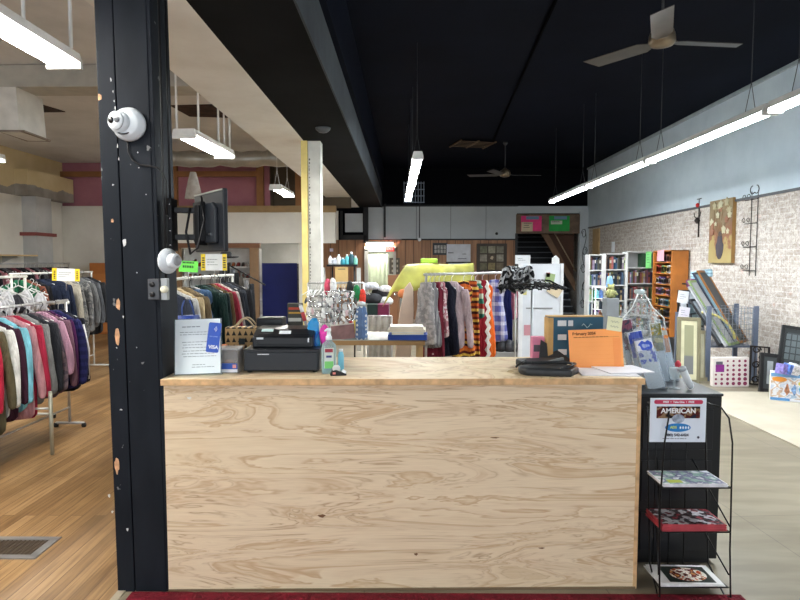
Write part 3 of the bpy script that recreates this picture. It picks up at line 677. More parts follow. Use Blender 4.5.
MB().box((0,.06,.125),(.15,.13,.25)).build('case', M_BLACKPL, t, bevel=.008)
MB().box((0,-.008,.2),(.1,.01,.006)).build('paper_slot', M_CHROME, t); MB().box((0,-.004,.23),(.14,.01,.03)).build('lid', mat((18,19,22), .3), t, bevel=.003)
# card display box, folded bag, leaflets behind
t = thing('gum_display', 'dark little display box with red and gold print behind the till', 'display box', CTP(296, 3.5), 3)
MB().box((0,0,.165),(.085,.05,.33)).build('box', mat((66,66,58), .6), t, bevel=.002)
MB().box((0,-.027,.3),(.07,.003,.014)).build('print_band', mat((184,72,46), .6), t); MB().box((0,-.027,.275),(.07,.003,.01)).build('print_band', mat((196,150,60), .6), t); MB().box((0,-.027,.235),(.075,.003,.02)).build('print_band', mat((200,200,190), .6), t)
t = thing('canvas_pouch', 'beige cloth pouch with brown patches lying behind the till', 'pouch', CTP(288, 3.44), 5)
MB().loft([[(x*s_, y*s_, z) for x, y in [(-.09,-.03),(-.05,-.04),(.05,-.04),(.09,-.03),(.09,.03),(0,.04),(-.09,.03)]] for s_, z in ((.9,0),(1,.06),(1.02,.12),(.8,.165),(.5,.2))]).build('pouch_body', fabric([(206,190,160),(120,90,66),(210,196,170)], 'blotch', 16), t)
t = thing('striped_wand', 'thin pole with a red and white band leaning out of the blue scoop', 'stick', (0,0,0), 0)
t.location = Vector(CTP(317, 3.3, 0)); a = Vector((0,0,.02)); b = W(300,304,3.36)-t.location
MB().cyl(a, b, .008, 8).build('pole', mat((150,150,152), .4), t); c0 = a.lerp(b,.7); MB().cyl(c0, a.lerp(b,.85), .0105, 8).build('band', mat((176,60,62), .6), t); MB().cyl(a.lerp(b,.86), a.lerp(b,.97), .0105, 8).build('band', mat((230,230,228), .6), t)
# blue and pink fluffy things in a cup
t = thing('blue_fan', 'blue plastic hand fan tied with ribbon standing behind the sanitizer', 'hand fan', CTP(315.5, 3.2), -8)
mb = MB()
mb.loft([[(.012*sin(z*22)+w_*cos(a), .014*sin(a)+.002*sin(a*6), z) for a in [2*pi*k/16 for k in range(16)]] for w_, z in ((.012,0),(.018,.05),(.022,.1),(.028,.15),(.034,.2),(.03,.245),(.012,.27))]); mb.build('blade', mat((40,150,214), .35), t)
MB().ring([(.02,-.016,.2),(-.005,-.02,.15),(.02,-.02,.1),(.03,-.018,.04)], [.008,.01,.009,.006], 8).build('ribbon', mat((30,110,200), .4), t)
t = thing('pink_puff', 'bright pink oval puff on a stick beside the blue fan', 'puff', CTP(325, 3.2), 0, rot=(0,0,0))
MB().lathe([(.004,.12),(.016,.13),(.026,.155),(.03,.185),(.024,.215),(.01,.232),(.002,.236)], 18).build('head', mat((240,64,170), .6, var=.15, scale=40), t); MB().cyl((0,0,0),(0,0,.13),.004,8).build('stick', wt, t)
t = thing('magenta_bow', 'small dark pink bow between the till and the blue fan', 'bow', CTP(313, 3.2, 0), 0)
MB().loft([[(.016*s_*cos(a), .012*s_*sin(a), z) for a in [2*pi*k/10 for k in range(10)]] for s_, z in ((.3,.0),(.5,.06),(1,.075),(.6,.088),(1,.1),(.3,.112))]).build('loops', mat((190,40,110), .5), t)
# hand sanitizer bottle
t = thing('sanitizer_bottle', 'clear pump bottle of hand sanitizer with green and red label', 'bottle', CTP(329, 3.05), 8)
def sq(w_, d_, z, n=20, e=3.2):
    o = []
    for k in range(n):
        a = 2*pi*k/n; c_, s_ = cos(a), sin(a); o.append((math.copysign(abs(c_)**(2/e), c_)*w_, math.copysign(abs(s_)**(2/e), s_)*d_, z))
    return o
MB().loft([sq(.036,.024,0), sq(.038,.026,.006), sq(.038,.026,.13), sq(.034,.023,.15), sq(.015,.014,.168), sq(.013,.013,.176)]).build('bottle', clear('bottle_plastic', (214,232,232), .3, .05), t)
MB().loft([sq(.034,.022,.004), sq(.035,.023,.045), sq(.035,.023,.046)]).build('gel', mat((150,208,222), .2), t)
MB().bx(-.024,.024,-.0285,-.0265,.03,.135).build('label', mat((206,214,206), .5), t)
MB().bx(-.022,.022,-.0292,-.027,.03,.066).build('label_band', mat((120,200,110), .5), t); MB().bx(-.02,.02,-.0292,-.027,.112,.13).build('label_band', mat((150,44,62), .5), t); MB().bx(-.014,.014,-.0292,-.027,.085,.096).build('label_band', mat((60,64,120), .5), t)
MB().lathe([(.016,.174),(.016,.19),(.011,.194),(.008,.215),(.012,.217),(.012,.232),(.004,.234)], 16).build('pump', wt, t); MB().ring([(0,0,.226),(-.014,-.014,.226),(-.02,-.022,.22)], .004, 8).build('spout', wt, t)
t = thing('blue_tube', 'slim pale blue tube standing just behind the sanitizer', 'tube', CTP(341, 3.14), 0)
MB().lathe([(.014,0),(.016,.01),(.016,.08),(.01,.1)], 14).build('tube_body', mat((120,190,214), .3), t); MB().lathe([(.011,.1),(.011,.112)], 12).build('cap', wt, t)
t = thing('tape_dispenser', 'small black tape dispenser at the front edge before the sanitizer', 'tape dispenser', CTP(338, 2.99), 10)
MB().prism([(-.038,0),(.042,0),(.042,.008),(.02,.018),(-.01,.03),(-.03,.026),(-.042,.01)], -.015, .015).build('body', M_BLK, t, bevel=.003)
MB().lathe([(.014,-.009),(.02,-.009),(.02,.009),(.014,.009)], 18, rot=(90,0,0), c=(-.008,0,.034)).build('tape_roll', mat((216,216,214), .3), t)
MB().box((.03,-.002,.02),(.02,.02,.012),0,(0,30,0)).build('cutter', wt, t); MB().box((-.02,-.0165,.014),(.014,.003,.01)).build('badge', mat((220,130,120), .5), t)
# black pouches to the right of centre
M_LEA = mat((34,36,38), .45, var=.2, scale=25)
t = thing('leather_case', 'flat black leather case with a loop strap at the counter front', 'case', CTP(549, 3.03), -4)
MB().loft([[(x*s_, y*s_, z) for x, y in [(-.15,-.01),(-.12,-.05),(.06,-.075),(.1,-.07),(.155,.03),(.12,.09),(-.1,.09),(-.15,.05)]] for s_, z in ((.97,0),(1,.008),(1,.028),(.95,.036),(.5,.04))]).build('case_body', M_LEA, t, bevel=.002)
MB().ring([(.05,-.055,.036),(.11,-.03,.05),(.135,.02,.052),(.1,.07,.048),(.0,.08,.05),(-.08,.06,.05)], .007, 6).build('strap', M_LEA, t)
MB().box((.099,-.03,.018),(.004,.06,.022),0,(0,0,-34)).build('edge_trim', mat((70,72,74), .4), t)
t = thing('leather_wallet', 'second black case with a grey clasp lying behind the looped one', 'case', CTP(541, 3.24), 8)
MB().box((0,0,.022),(.25,.13,.04)).build('wallet_body', M_LEA, t, bevel=.012); MB().box((.06,-.05,.044),(.09,.02,.012),0,(0,-12,0)).build('clasp', mat((104,110,112), .4), t)
MB().ring([(-.1,-.04,.045),(-.14,-.05,.03),(-.15,-.03,.01)], .006, 6).build('strap', M_LEA, t)
t = thing('black_folder', 'black folder propped up slanting behind the leather cases', 'folder', CTP(551, 3.4), 0, rot=(-20,0,-6))
MB().prism([(-.07,0),(.13,0),(.05,.06),(-.055,.13)], -.006, .006).build('cover', M_LEA, t)
mb = MB().ring([CTP(525+18*cos(a), 3.1+.05*sin(a), .004) for a in [2*pi*k/20 for k in range(20)]], .003, 5, closed=True); tag(mb.build('rubber_band', mat((196,176,140), .6)), 'thin tan cord loop lying on the counter near the black cases', 'cord')
# blue carton
t = thing('teal_carton', 'open cardboard carton with dark teal printed sides and white labels', 'carton', CTP(570, 3.52), 3)
te = mat((30,82,108), .5); kb = mat((186,150,96), .8, var=.12)
zt_ = ZP(316.5,3.45)-CT
MB().bx(-.16,.155,-.1,-.02,0,zt_).build('carton_body', [te], t, bevel=.002); MB().bx(-.164,-.135,-.104,-.02,0,zt_-.004).build('carton_end', kb, t); MB().bx(-.16,.155,-.1,-.02,zt_,zt_+.006).build('flap', kb, t)
for x, z, w_ in ((-.085,zt_-.035,.05),(-.035,zt_-.035,.028),(-.083,zt_-.115,.05),(-.08,zt_-.2,.05)): MB().box((x,-.1015,z),(w_,.002,.032)).build('label', mat((206,212,216), .6), t)
mb = MB().ring([(.03+.01*k, -.102, zt_-.05+.012*sin(k*1.5)) for k in range(7)], .002, 5); mb.build('script_mark', mat((160,190,200), .6), t)
t = thing('pink_carton', 'small pink box with dark print standing left of the teal carton', 'box', CTP(537, 3.5), 0)
MB().bx(-.035,.035,-.03,.03,0,.135).build('box_body', mat((214,130,160), .6), t); MB().bx(-.028,.02,-.0315,-.03,.05,.09).build('print', mat((90,80,90), .6), t)
# orange calendar sheet and papers
t = thing('orange_calendar', 'bright orange printed calendar sheet standing upright on the counter', 'calendar', CTP(597, 3.2), 0, rot=(-8,-2.2,-2))
MB().bx(-.142,.142,-.002,.002,0,.21).build('sheet', mat((252,164,92), .6, var=.02), t)
words('heading', 'February 2024', .021, mat((120,62,20), .7, var=0), t, (-.06,-.0028,.188), bold=.0006)
rnd = random.Random(11); mb = textlines(MB(), -.12,.13,.168,1,.01,-.0026,rnd,.003); mb.bx(-.12,.125,-.0025,-.0021,.167,.168); mb.build('lettering', mat((150,84,34), .7, var=0), t)
mb = MB()
for k in range(6): mb.bx(-.11,.12,-.0024,-.0021,.14-k*.022,.1404-k*.022)
mb.bx(.092,.0925,-.0024,-.0021,.01,.165); mb.build('ruled_lines', mat((240,138,50), .7, var=0), t)
MB().bx(.092,.13,-.0023,-.002,.01,.16).build('shaded_column', mat((248,154,84), .6, var=.03), t)
MB().bx(-.13,.13,0,.07,0,.003).build('stand', clear('clear_stand', (225,235,238), .12), t)
t = thing('sticky_note', 'small yellow handwritten note stuck to the top corner of the calendar', 'note', W(614.5,324,3.2), rot=(-8,8,0))
MB().bx(-.04,.04,-.002,0,-.037,.037).build('paper', mat((232,230,190), .7, var=.03), t)
mb = MB(); rnd = random.Random(2)
for zz in (.012,-.014): mb.ring([(-.022+.005*k, -.0026, zz+.006*sin(k*2.1)) for k in range(10)], .0009, 4)
mb.build('handwritten_lettering', mat((110,110,96), .8), t)
for k, (px, Y, a, lab) in enumerate(((606,3.08,-6,'flat stack of white sheets before the orange calendar'),(622,3.12,10,'loose white sheet lying under the calendar, jutting to the right'))):
    tag(MB().box((0,0,.003),(.28-.04*k,.21,.005)).build('paper_stack', mat((224,222,226), .7, var=.03), loc=CTP(px, Y, .0+.006*k), rot=(0,0,a)), lab, 'paper')
# plastic wrapped bouquet-like clear bag hanging behind the counter's end
t = thing('plastic_dome', 'big clear crinkled plastic cover with a peaked top behind the brochures', 'plastic cover', W(637,385,3.62), 0)
bz = CT - t.location.z; t.location.z = CT
M_CRK = NT('crinkled_plastic'); M_CRK.base((214,222,222)); M_CRK.set(.12)
tr = M_CRK.n('BsdfTransparent'); f = M_CRK.noise(M_CRK.map(), 26, 5, .7, 1.5); mx = M_CRK.n('MixShader')
M_CRK.l(M_CRK.ramp(f, [(.42, (40,40,40)), (.5, (120,120,120)), (.58, (190,190,190))]), mx.inputs['Fac']); M_CRK.l(tr.outputs[0], mx.inputs[1]); M_CRK.l(M_CRK.b.outputs[0], mx.inputs[2]); M_CRK.l(mx.outputs[0], M_CRK.out.inputs['Surface']); M_CRK = M_CRK.m
zs = [0,.1,.19,.25,.3,.35,.385]; ws = [.14,.145,.14,.115,.068,.034,.028]
rnd = random.Random(4)
MB().loft([[(w_*cos(a)*(1+.05*sin(5*a+z*30)), .09*w_/.15*sin(a)*(1+.08*cos(4*a+z*20)), z) for a in [2*pi*k/28 for k in range(28)]] for w_, z in zip(ws, zs)]).build('cover', M_CRK, t)
for s_ in (-1,1): MB().ring([(s_*.02,-.03,.38),(s_*.06,-.05,.3),(s_*.12,-.07,.24),(s_*.14,-.05,.17)], .004, 6).build('seam', mat((222,226,226), .3), t)
MB().lathe([(.02,.375),(.03,.385),(.03,.4),(.02,.405)], 14).build('knot', mat((190,205,205), .3), t)
MB().bx(-.08,.05,-.1,-.09,.02,.09).build('red_label', mat((214,70,48), .5), t); MB().bx(-.06,.03,-.103,-.1,.07,.085).build('white_label', wt, t)

# ---------------------------------------------------------------- black cabinet, wire rack and leaflets
t = thing('black_cabinet', 'tall black boxy cabinet standing against the counter end', 'cabinet', (1.47, 3.2, 0), 0)
CBT = .945
MB().bx(-.235,.235,0,.42,.03,CBT-.015).build('body', mat((20,21,24), .35, var=.1), t, bevel=.004)
MB().bx(-.24,.24,-.006,.43,CBT-.015,CBT).build('top', mat((46,48,52), .3), t, bevel=.003)
MB().bx(-.2,.2,.02,.4,0,.03).build('plinth', M_BLK, t)
for z0 in (.08,.36,.64): MB().bx(-.19,.19,-.008,0,z0,z0+.22).build('door', mat((26,27,31), .3), t, bevel=.003)
t = thing('magazine_rack', 'black wire magazine rack with sloping shelves before the black cabinet', 'rack', (1.415, 2.9, 0), 0)
wr = mat((20,20,22), .35, .4)
def wire(name, pts, r=.004, closed=False): return MB().ring(pts, r, 6, closed=closed).build(name, wr, t)
for s_ in (-1,1):
    wire('side_frame', [(s_*.125,-.0,.945),(s_*.145,-.04,.9),(s_*.163,-.045,.78),(s_*.172,-.035,.5),(s_*.172,-.04,.25),(s_*.172,-.06,.02),(s_*.165,-.02,.005),(s_*.15,.12,.1),(s_*.15,.2,.9)], .0045)
    wire('brace', [(s_*.09,.2,.62),(s_*.172,-.035,.36)]); wire('brace', [(s_*.09,.2,.36),(s_*.172,-.04,.12)])
for x in (-.1,-.02,.06): wire('back_wire', [(x,.2,.05),(x,.2,.9)], .003)
wire('top_wire', [(-.13,.02,.94),(-.15,.2,.92),(.15,.2,.92),(.13,.02,.94)])
tiers = [(ZP(487,2.86),'a'), (ZP(531,2.86),'b'), (ZP(586,2.86),'c')]
for z,_ in tiers:
    wire('shelf_wire', [(-.17,-.04,z),(.17,-.04,z),(.14,.19,z-.005),(-.14,.19,z-.005)], .004, True)
    for k in range(4): wire('shelf_wire', [(-.12+.08*k,-.04,z),(-.1+.066*k,.19,z-.005)], .0025)
zs_ = ZP(421,2.86)
t = thing('rack_sign', 'white and red sign reading AMERICAN on the front of the wire rack', 'sign', (W(678,421,2.885).x, 2.888, zs_), 0)
MB().bx(-.135,.135,-.003,.003,-.108,.108).build('board', mat((222,230,240), .5, var=.02), t)
MB().prism([(x,z+.09) for x,z in rr(.235,.02,.009)], -.0045, -.003).build('red_banner', mat((196,50,84), .5), t)
words('lettering', 'FREE  •  Take One  •  FREE', .0135, wt, t, (0,-.005,.09), bold=.0003)
MB().bx(-.105,.105,-.0045,-.003,.01,.068).build('picture', fabric([(50,40,40),(150,120,90),(90,40,36),(40,44,60)], 'blotch', 22), t)
words('lettering', 'AMERICAN', .034, mat((236,236,236), .5, var=0), t, (0,-.0055,.046), bold=.0008)
MB().prism([(.03*cos(a),.022*sin(a)+.008) for a in [2*pi*k/20 for k in range(20)]], -.006,-.0046).build('crest', mat((150,160,176), .5, var=.2, scale=60), t)
MB().prism([(.062*cos(a),.021*sin(a)-.036) for a in [2*pi*k/28 for k in range(28)]], -.0045,-.003).build('oval_logo', mat((36,124,190), .5), t)
words('lettering', 'ADS', .017, mat((196,214,90), .5, var=0), t, (-.022,-.005,-.035), bold=.0005); words('lettering', '4 LESS', .014, mat((226,236,246), .5, var=0), t, (.024,-.005,-.036)) if False else None
words('phone_number', '(480) 542-6424', .0185, mat((40,44,56), .6, var=0), t, (-.005,-.0045,-.073), bold=.0004)
for k in range(4): MB().prism([(.012+.013*k+.004*cos(a),.007*sin(a)-.036) for a in [2*pi*q/10 for q in range(10)]], -.0052,-.0045).build('oval_mark', mat((226,236,246), .5), t)
mb = textlines(MB(), -.075,.08,-.092,1,.01,-.0034,random.Random(3),.003); mb.build('small_print', mat((110,116,126), .6), t)
MB().lathe([(.006,0),(.006,.002)], 12, rot=(90,0,0), c=(.1,-.003,-.084)).build('round_mark', mat((60,64,80), .6), t)
covers = [((222,222,226),[(222,222,228),(120,120,150),(150,180,170),(226,226,230)],'pale newspapers with a purple tint on the rack top tier'),
          ((176,66,74),[(150,60,70),(60,50,54),(190,190,196),(120,60,66)],'thick pile of red magazines on the rack middle tier'),
          ((226,226,224),[(200,90,40),(40,50,44),(220,214,200),(190,120,60)],'white-bordered magazines with an orange picture on the lowest rack tier')]
for k, (z,_) in enumerate(tiers):
    n = (4, 9, 4)[k]; th = (.016, .034, .012)[k]
    a0 = math.degrees(math.atan2(-.005, .23))
    for i in range(n):
        ed, cov, lab = covers[k]
        pos = ('top copy', 'one of the copies underneath')[0 if i == n-1 else 1]
        label = lab + ', ' + ('uppermost copy' if i == n-1 else 'under the top copy')
        o = thing('magazine', label, 'magazine', (1.41+.004*sin(i*2), 2.855, z+.005+th*i/n), 0, 'magazines in the wire rack', rot=(a0,0,1.5*sin(i*3+k)))
        MB().bx(-.155,.155,.002,.2,0,th/n*.92).build('pages', mat(ed, .6, var=.1, scale=20), o)
        if i == n-1:
            MB().bx(-.15,.15,.006,.195,th/n*.92,th/n*.92+.0006).build('cover', mat((228,228,228), .4) if k == 2 else fabric(cov, 'blotch', 18, rough=.35), o)
            if k == 2: MB().bx(-.1,.125,.02,.18,th/n*.92+.0006,th/n*.92+.001).build('cover_picture', mat((36,46,40), .4), o); MB().prism([(.02+.09*cos(a),.1+.07*sin(a)) for a in [2*pi*q/20 for q in range(20)]], th/n*.92+.001, th/n*.92+.0014, 'z').build('cover_picture', fabric([(206,90,40),(230,224,210),(120,50,40),(214,150,80)], 'blotch', 30, rough=.4), o)
            if k == 0: MB().bx(-.12,-.05,.02,.06,th/n*.92+.0006,th/n*.92+.001).build('cover_picture', mat((180,190,70), .4), o)
# leaflet holders on top of the cabinet
M_ACR = clear('leaflet_acrylic', (238,242,245), .12, .06)
def holder(px, Y, w_, h_, lean, roll, cov, label, top=None, d=.05):
    o = thing('leaflet_holder', label, 'leaflet holder', (XP(px, Y), Y, CBT), 0, rot=(-lean, roll, -8))
    MB().bx(-w_/2,w_/2,0,.003,0,h_*.75).bx(-w_/2,w_/2,d-.003,d,0,h_*1.0).bx(-w_/2,-w_/2+.003,0,d,0,h_*.75).bx(w_/2-.003,w_/2,0,d,0,h_*.75).bx(-w_/2,w_/2,0,d,0,.004).build('pocket', M_ACR, o)
    MB().bx(-w_/2+.005,w_/2-.005,.008,.03,.006,h_*.95).build('leaflets', mat((228,230,232), .6), o)
    MB().bx(-w_/2+.006,w_/2-.006,.006,.0078,h_*.5,h_*.94).build('leaflet_cover', cov, o)
    return o
holder(661, 3.3, .1, .3, 12, -14, fabric([(44,70,180),(226,230,240),(60,90,200),(150,170,220)], 'blotch', 14, rough=.4), 'clear holder of blue and white leaflets, frontmost on the black cabinet')
holder(651, 3.4, .09, .335, 12, -12, fabric([(50,76,176),(80,100,190),(200,210,230)], 'blotch', 16, rough=.4), 'clear holder of blue leaflets leaning just behind the frontmost one')
holder(641, 3.46, .075, .4, 10, -10, fabric([(222,224,230),(120,70,90),(60,60,80),(220,222,228)], 'blotch', 12, rough=.4), 'tall clear holder with a grey leaflet next to the calendar')
holder(668, 3.5, .07, .37, 8, -8, fabric([(190,160,70),(120,120,60),(210,190,110)], 'blotch', 14, rough=.4), 'holder with an olive and gold leaflet behind the blue ones')
holder(676, 3.54, .06, .34, 8, -10, fabric([(236,120,50),(240,150,80),(200,200,190)], 'blotch', 12, rough=.4), 'narrow holder with an orange leaflet beside the olive one')
rnd = random.Random(9)
t = thing('silver_tumbler', 'silver metal tumbler lying slanted at the end of the black cabinet top', 'tumbler', (XP(695,3.3), 3.3, CBT+.012), 0, rot=(0,-32,20))
MB().lathe([(.014,0),(.018,.01),(.021,.12),(.019,.125)], 20).build('body', mat((214,220,224), .3, .1), t); MB().lathe([(.022,.12),(.022,.132),(.014,.135)], 20).build('lid', mat((150,156,160), .3), t)
t = thing('glass_goblet', 'small clear glass goblet in the middle of the black cabinet top', 'goblet', (XP(678,3.32), 3.32, CBT), 0)
MB().lathe([(.03,0),(.03,.004),(.005,.01),(.005,.05),(.02,.06),(.03,.09),(.028,.12)], 20).build('glass', clear('goblet_glass', (225,232,234), .35), t)
t = thing('red_ornament', 'red and white bow ornament behind the leaflet holders', 'ornament', (XP(681,3.56), 3.56, CBT), 0)
MB().cyl((0,0,0),(0,0,.06),.01,8).build('stem', wt, t); MB().loft([[(.02*s_*cos(a)*(1+.2*sin(4*a)), .02*s_*sin(a), z) for a in [2*pi*i/16 for i in range(16)]] for s_, z in ((.4,.05),(1,.06),(.8,.08),(1,.1),(.3,.12))]).build('bow', mat((190,50,66), .5), t)
# ---------------------------------------------------------------- garments
M_HANG = mat((220,220,218), .35); M_HANGB = mat((24,24,26), .4); M_RAIL = mat((196,196,196), .3, .7); M_RAILW = mat((214,214,208), .4)
def hanger(parent, w_=.2, m=None, drop=.0):
    mb = MB()
    mb.ring([(.0,0,-.09),(.0,0,-.035),(.016,0,-.02),(.02,0,0),(.008,0,.014),(-.008,0,.012),(-.014,0,0)], .0028, 6)
    mb.ring([(-w_,0,-.15),(-w_*.6,0,-.125),(0,0,-.085),(w_*.6,0,-.125),(w_,0,-.15)], .006, 6)
    return mb.build('hanger', m or M_HANG, parent)
def garment(kind, fab, L, label, loc, rz=0, group=None, w_=.24, rnd=random, hm=None, sleeve=True, slm=None, name=None, thick=1.0, swing=0):
    t = thing(name or {'top':'hanging_shirt','jacket':'hanging_jacket','dress':'hanging_dress','pants':'hanging_trousers','bra':'hanging_bra'}[kind], label, {'top':'shirt','jacket':'jacket','dress':'dress','pants':'trousers','bra':'bra'}[kind], loc, rz, group)
    if swing: t.rotation_euler = (0, 0, R(rz)); 
    N = 26; ph = rnd.uniform(0, 6); f1 = rnd.choice((3,4,5))
    T = {'jacket':.05,'top':.026,'dress':.028,'pants':.02,'bra':.02}[kind]*thick
    def loop(w2, d2, z, rip, dx=0):
        o = []
        for k in range(N):
            a = 2*pi*k/N; q = 1 + rip*sin(f1*2*a+ph+z*5) + rip*.6*sin(7*a+ph*2-z*9)
            o.append((dx + w2*math.copysign(abs(cos(a))**.7, cos(a)), d2*q*sin(a) + .4*d2*rip*3*sin(cos(a)*5+ph+z*3), z + (.008*sin(3*a+ph) if z < -L+.01 else 0)))
        return o
    mb = MB()
    if kind in ('top','jacket','dress'):
        sh = w_*(.82 if kind != 'dress' else .7)
        lp = [loop(.055, T*.5, -.075, 0), loop(.07, T*.7, -.095, .02), loop(sh*.6, T*.9, -.12, .03), loop(sh, T, -.155, .05), loop(sh*1.02, T*1.15, -.2, .08)]
        n = 7
        for k in range(1, n+1):
            z = -.2-(L-.2)*k/n; fl_ = {'top':.96,'jacket':1.0,'dress':1.0+.35*k/n}[kind]
            if kind == 'dress' and k in (1,2): fl_ = .93
            lp.append(loop(sh*fl_, T*(1.25+.5*k/n), z, .1+.25*k/n, .01*sin(ph+k*.5)))
        mb.loft(lp); mb.build('body', fab, t, sub=1)
        if sleeve:
            for s_ in (-1, 1):
                bend = rnd.uniform(-.03,.03); z1 = -.17-min(.62, L*.8); ls = []
                for k in range(8):
                    q = k/7; cx = s_*(sh*.93 + .075*sin(q*pi*.55)) + bend*sin(q*pi)*.5; z = -.155+(z1+.155)*q; r_ = (.055-.018*q)*(1.15 if kind == 'jacket' else .9)
                    ls.append([(cx+r_*cos(a)*(1+.08*sin(9*q*3+ph)), .02*sin(q*5+ph)-.01 + r_*.72*sin(a)*(1+.15*sin(13*q+ph)), z+.02*s_*cos(a)*(1-q)) for a in [2*pi*i/12 for i in range(12)]])
                MB().loft(ls).build('sleeve', slm or fab, t, sub=1)
        hanger(t, sh*.9, hm)
    elif kind == 'pants':
        lp = [loop(w_*.72, T, -.10, 0), loop(w_*.74, T*1.2, -.16, .06), loop(w_*.8, T*1.4, -.3, .12)]
        mb.loft(lp); mb.build('waist', fab, t, sub=1)
        for s_ in (-1,1):
            ls = []
            for k in range(7):
                q = k/6; ls.append([(s_*w_*.39+w_*.4*(1-.2*q)*cos(a), T*1.5*sin(a)*(1+.2*sin(6*q+ph+a*2)), -.28-(L-.28)*q) for a in [2*pi*i/14 for i in range(14)]])
            MB().loft(ls).build('trouser_leg', fab, t, sub=1)
        hanger(t, w_*.7, hm)
    else:
        for s_ in (-1,1):
            MB().loft([[(s_*.075+.07*q*cos(a), -.01+.045*q2*sin(a), z) for a in [2*pi*i/16 for i in range(16)]] for q, q2, z in ((.35,.2,-.13),(.8,.8,-.18),(1,1,-.23),(.95,.8,-.28),(.7,.3,-.31))]).build('cup', fab, t)
            MB().ring([(s_*.075,0,-.13),(s_*.1,.0,-.1),(s_*.12,0,-.085)], .005, 6).build('shoulder_strap', slm or fab, t)
            MB().ring([(s_*.14,0,-.26),(s_*.17,.01,-.29),(s_*.15,.02,-.34)], .01, 6).build('band', slm or fab, t)
        hanger(t, .15, hm)
    return t
def rack(label, a, b, z, group=None, m=None, spread=.25, height=None):
    a, b = Vector((*a, 0)), Vector((*b, 0)); d = (b-a); L = d.length; mid = (a+b)/2
    t = thing('clothes_rack', label, 'clothes rack', (mid.x, mid.y, 0), math.degrees(math.atan2(d.y, d.x)), group); m = m or M_RAIL
    MB().cyl((-L/2-.03,0,z), (L/2+.03,0,z), .0135, 12).build('top_rail', m, t)
    for s_ in (-1,1):
        MB().cyl((s_*L/2,0,.05), (s_*L/2,0,z), .013, 12).build('upright', m, t)
        MB().cyl((s_*L/2,-spread,.04), (s_*L/2,spread,.04), .014, 10).build('foot', m, t)
        for q in (-1,1): MB().lathe([(.02,-.04),(.024,-.02),(.02,0)], 12, c=(s_*L/2, q*spread, .04)).build('caster', M_BLK, t)
    MB().cyl((-L/2,0,.2), (L/2,0,.2), .01, 8).build('lower_rail', m, t)
    return t
G = lambda *c: fabric([c])
rnd = random.Random(21)
# front left rack
FX, FZ = -3.36, 1.27
t = rack('chrome rack of coloured shirts nearest the shop front on the wood floor', (FX, 4.2), (FX, 5.9), FZ, spread=.14)
MB().cyl((.85-.87,-.335,0),(.85-.87,-.335,.55),.016,12).build('side_leg', mat((168,166,150), .35, .5), t)
MB().cyl((-.02,-.335,.4),(-.02,.0,.4),.01,8).build('cross_tube', M_RAIL, t)
L1 = [ (4.25,'top',fabric([(226,226,226),(40,40,44)],'stripe',34),.92,'black and white striped shirt at the near end of the front left rack'),
 (4.36,'jacket',G(28,28,32),.98,'long black coat behind the striped shirt on the front left rack'),
 (4.5,'jacket',G(178,38,62),.88,'bright red zip jacket on the front left rack'),
 (4.62,'top',G(94,88,66),.96,'olive brown shirt just behind the red jacket'),
 (4.73,'top',G(226,226,222),.86,'white shirt between the olive and light blue ones'),
 (4.82,'top',G(58,30,46),.9,'dark maroon shirt peeking out below the white one'),
 (4.91,'jacket',G(126,194,212),.84,'light blue sweater on the front left rack'),
 (5.0,'top',G(196,140,146),.92,'dusty pink long sleeve shirt behind the light blue sweater'),
 (5.09,'top',G(170,44,70),.94,'crimson shirt squeezed behind the dusty pink one'),
 (5.2,'jacket',G(134,138,138),.84,'thick grey knitted sweater in the middle of the front left rack'),
 (5.29,'jacket',G(42,44,50),.8,'charcoal jacket right behind the grey sweater'),
 (5.37,'top',fabric([(120,104,112),(90,80,92)],'blotch',18),.82,'speckled grey mauve blouse behind the charcoal jacket'),
 (5.46,'top',G(206,160,184),.56,'short pale pink cardigan on the front left rack'),
 (5.53,'top',G(118,88,102),.82,'mauve shirt hanging below the pale pink cardigan'),
 (5.6,'top',G(72,28,74),.8,'purple shirt next to the quilted navy jacket'),
 (5.67,'jacket',fabric([(32,34,78),(42,44,94)],'stripe',14),.8,'quilted navy puffer jacket near the far end of the front left rack'),
 (5.77,'jacket',G(30,32,42),.84,'black track jacket with white stripe ending the front left rack')]
for k, (y, kd, fb, L, lab) in enumerate(L1):
    g = garment(kd, fb, L+.05, lab, (FX+rnd.uniform(-.02,.02), y, FZ), rnd.uniform(-9,9), 'clothes on the front left rack', .25, rnd, M_HANG if k % 3 else M_HANGB)
    if k == len(L1)-1:
        MB().ring([(.255,-.02,-.22),(.30,-.02,-.45),(.29,-.02,-.75)], .012, 6).build('white_stripe', mat((220,220,220), .7), g)
# white bras rack
rack('white rack of white bras behind the front left rack', (-3.98, 4.9), (-3.98, 6.25), 1.5, m=M_RAILW)
tag(MB().cyl((0,0,0),(.26,.06,.01),.013,10).lathe([(.019,0),(.019,.02)], 12, rot=(0,90,0), c=(.25,.058,.01)).build('display_bracket', M_RAILW, loc=(-3.86,6.3,1.21)), 'white capped display arm sticking out under the bras', 'display arm')
for k in range(12):
    wh = k not in (2, 7)
    garment('bra', G(222,222,226) if wh else G(60,60,66), .3, ('white lace bra' if wh else 'dark bra') + ' on the white rack, ' + ORD[k] + ' from its near end', (-3.84+rnd.uniform(-.05,.05), 5.0+.108*k, 1.5-(.035*(k % 3))), rnd.uniform(-30,30), 'bras on the white rack', .2, rnd, M_HANG, slm=G(40,40,46) if k % 3 == 1 else None)
    if k % 2 == 0: garment('bra', G(206,206,210), .3, 'pale bra on the outer side of the white rack, ' + ORD[k//2] + ' from its near end', (-4.2, 5.02+.1*k, 1.5), rnd.uniform(-30,30), 'bras on the white rack', .2, rnd, M_HANG)
